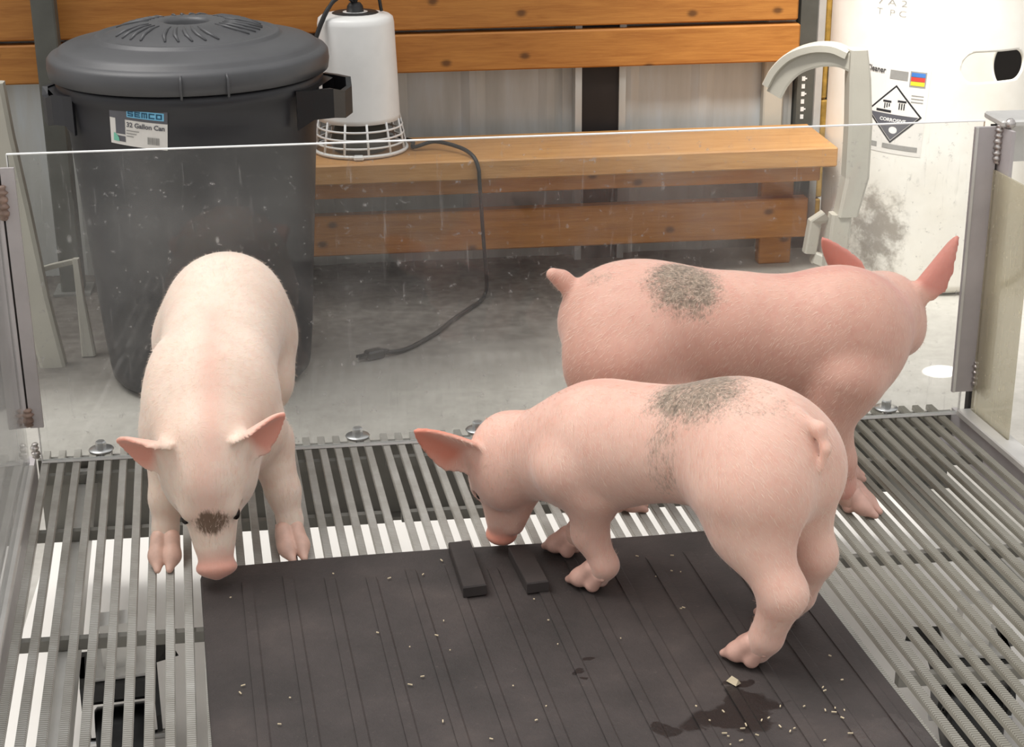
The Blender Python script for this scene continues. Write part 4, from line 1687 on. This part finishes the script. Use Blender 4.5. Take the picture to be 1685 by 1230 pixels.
# --- rear pig (faces right, head turned away)
P3 = Pig((1.268, -.300), (.930, -.240), .0005)
hf, hr = P3.half, -P3.half
trunk3 = [('e', (-.158, 0, .283), (.115, .090, .095), .0, .03),
          ('e', (-.02, 0, .270), (.21, .086, .094), -.03, .05),
          ('e', (.145, 0, .262), (.110, .084, .098), -.06, .05),
          ('e', (.155, .052, .235), (.062, .038, .085), .1, .016), ('e', (.155, -.052, .235), (.062, .038, .085), .1, .016),
          ('e', (-.178, .052, .240), (.086, .046, .095), -.1, .022), ('e', (-.178, -.052, .240), (.086, .046, .095), -.1, .022)]
legs3 = [front_leg(1, (hf + .005, .060), (.160, .052, .225), r=1.12), front_leg(-1, (hf + .014, -.058), (.160, .056, .225), r=1.12, yaw=-.5),
         hind_leg(1, (hr, .068), (-.160, .048, .245), r=1.08), hind_leg(-1, (hr, -.068), (-.160, .048, .245), r=1.08)]
hd3 = nz((.42, .74, -.55))
hu3 = nz((.2, .45, 1.0))
poll3 = np.array((1.345, -.215, .318))
head3 = dict(poll=poll3, hd=hd3, hu=hu3, s=1.05,
             neck=[((.16, 0, .280), .084, (.0, 0, -.045), .056, .04), ((.16, 0, .23), .074, (.03, 0, -.06), .046, .03)],
             ears=[(1, (-.55, .15, .80), (.4, .8, .3), .095, .050, .012), (-1, (.58, -.02, .80), (.95, .25, -.15), .105, .050, .024)])
build_pig('piglet', P3, trunk3, legs3, head3, M['pig_c'], 'pink piglet at the back beside the panel, seen side on with head turned away',
          dirt=[((-.085, -.04, .355), (.055, .06, .05), .95), ((-.20, -.02, .36), (.05, .03, .02), .5)],
          mud=[((1.375, -.285, .335), (.014, .02, .016), .7)],
          tail=[((-.240, 0, .325), .020), ((-.266, 0, .350), .013), ((-.280, -.006, .360), .010)])

# --- left pig (faces the camera, nose on the mat corner)
P1 = Pig((.318, -.375), (.318, -.060), .0005)
hf, hr = P1.half, -P1.half
trunk1 = [('e', (-.100, .012, .288), (.096, .090, .090), .0, .03),
          ('e', (.00, .003, .268), (.17, .088, .086), -.16, .05),
          ('e', (.120, -.010, .232), (.105, .080, .086), -.25, .05),
          ('e', (.130, .045, .205), (.056, .040, .082), .1, .025), ('e', (.130, -.060, .205), (.056, .040, .082), .1, .025),
          ('e', (.100, .046, .268), (.052, .032, .046), -.3, .014), ('e', (.100, -.060, .268), (.052, .032, .046), -.3, .014),
          ('e', (-.120, .052, .245), (.074, .042, .092), -.1, .018), ('e', (-.120, -.040, .245), (.074, .042, .092), -.1, .018)]
legs1 = [front_leg(1, (hf + .01, .095), (.140, .046, .19), yaw=.30), front_leg(-1, (hf + .015, -.085), (.140, .060, .19), yaw=-.05),
         hind_leg(1, (hr + .01, .052), (-.115, .045, .235)), hind_leg(-1, (hr + .01, -.060), (-.115, .040, .235))]
hd1 = nz((.04, -.36, -.93))
hu1 = nz((0, -.93, .36))
s1 = 1.10
poll1 = np.array((.313, -.504, .039)) - hd1 * .160 * s1 + hu1 * .043 * s1
head1 = dict(eye=(.088, .0310, -.0175), poll=poll1, hd=hd1, hu=hu1, s=s1,
             neck=[((.14, -.006, .232), .076, (.0, 0, -.045), .058, .05), ((.14, -.006, .19), .066, (.035, 0, -.06), .045, .04)],
             ears=[(-1, (-.85, .02, .20), (.1, -.72, -.68), .070, .074, .018), (1, (.78, .1, .42), (.35, -.75, -.55), .074, .066, .018)])
build_pig('piglet', P1, trunk1, legs1, head1, M['pig_a'], 'pale piglet at the left facing the camera, muddy snout on the mat corner',
          mud=[(tuple(poll1 + hd1 * .108), (.028, .03, .020), .85), ((.40, -.41, .075), (.009, .016, .010), .6)])
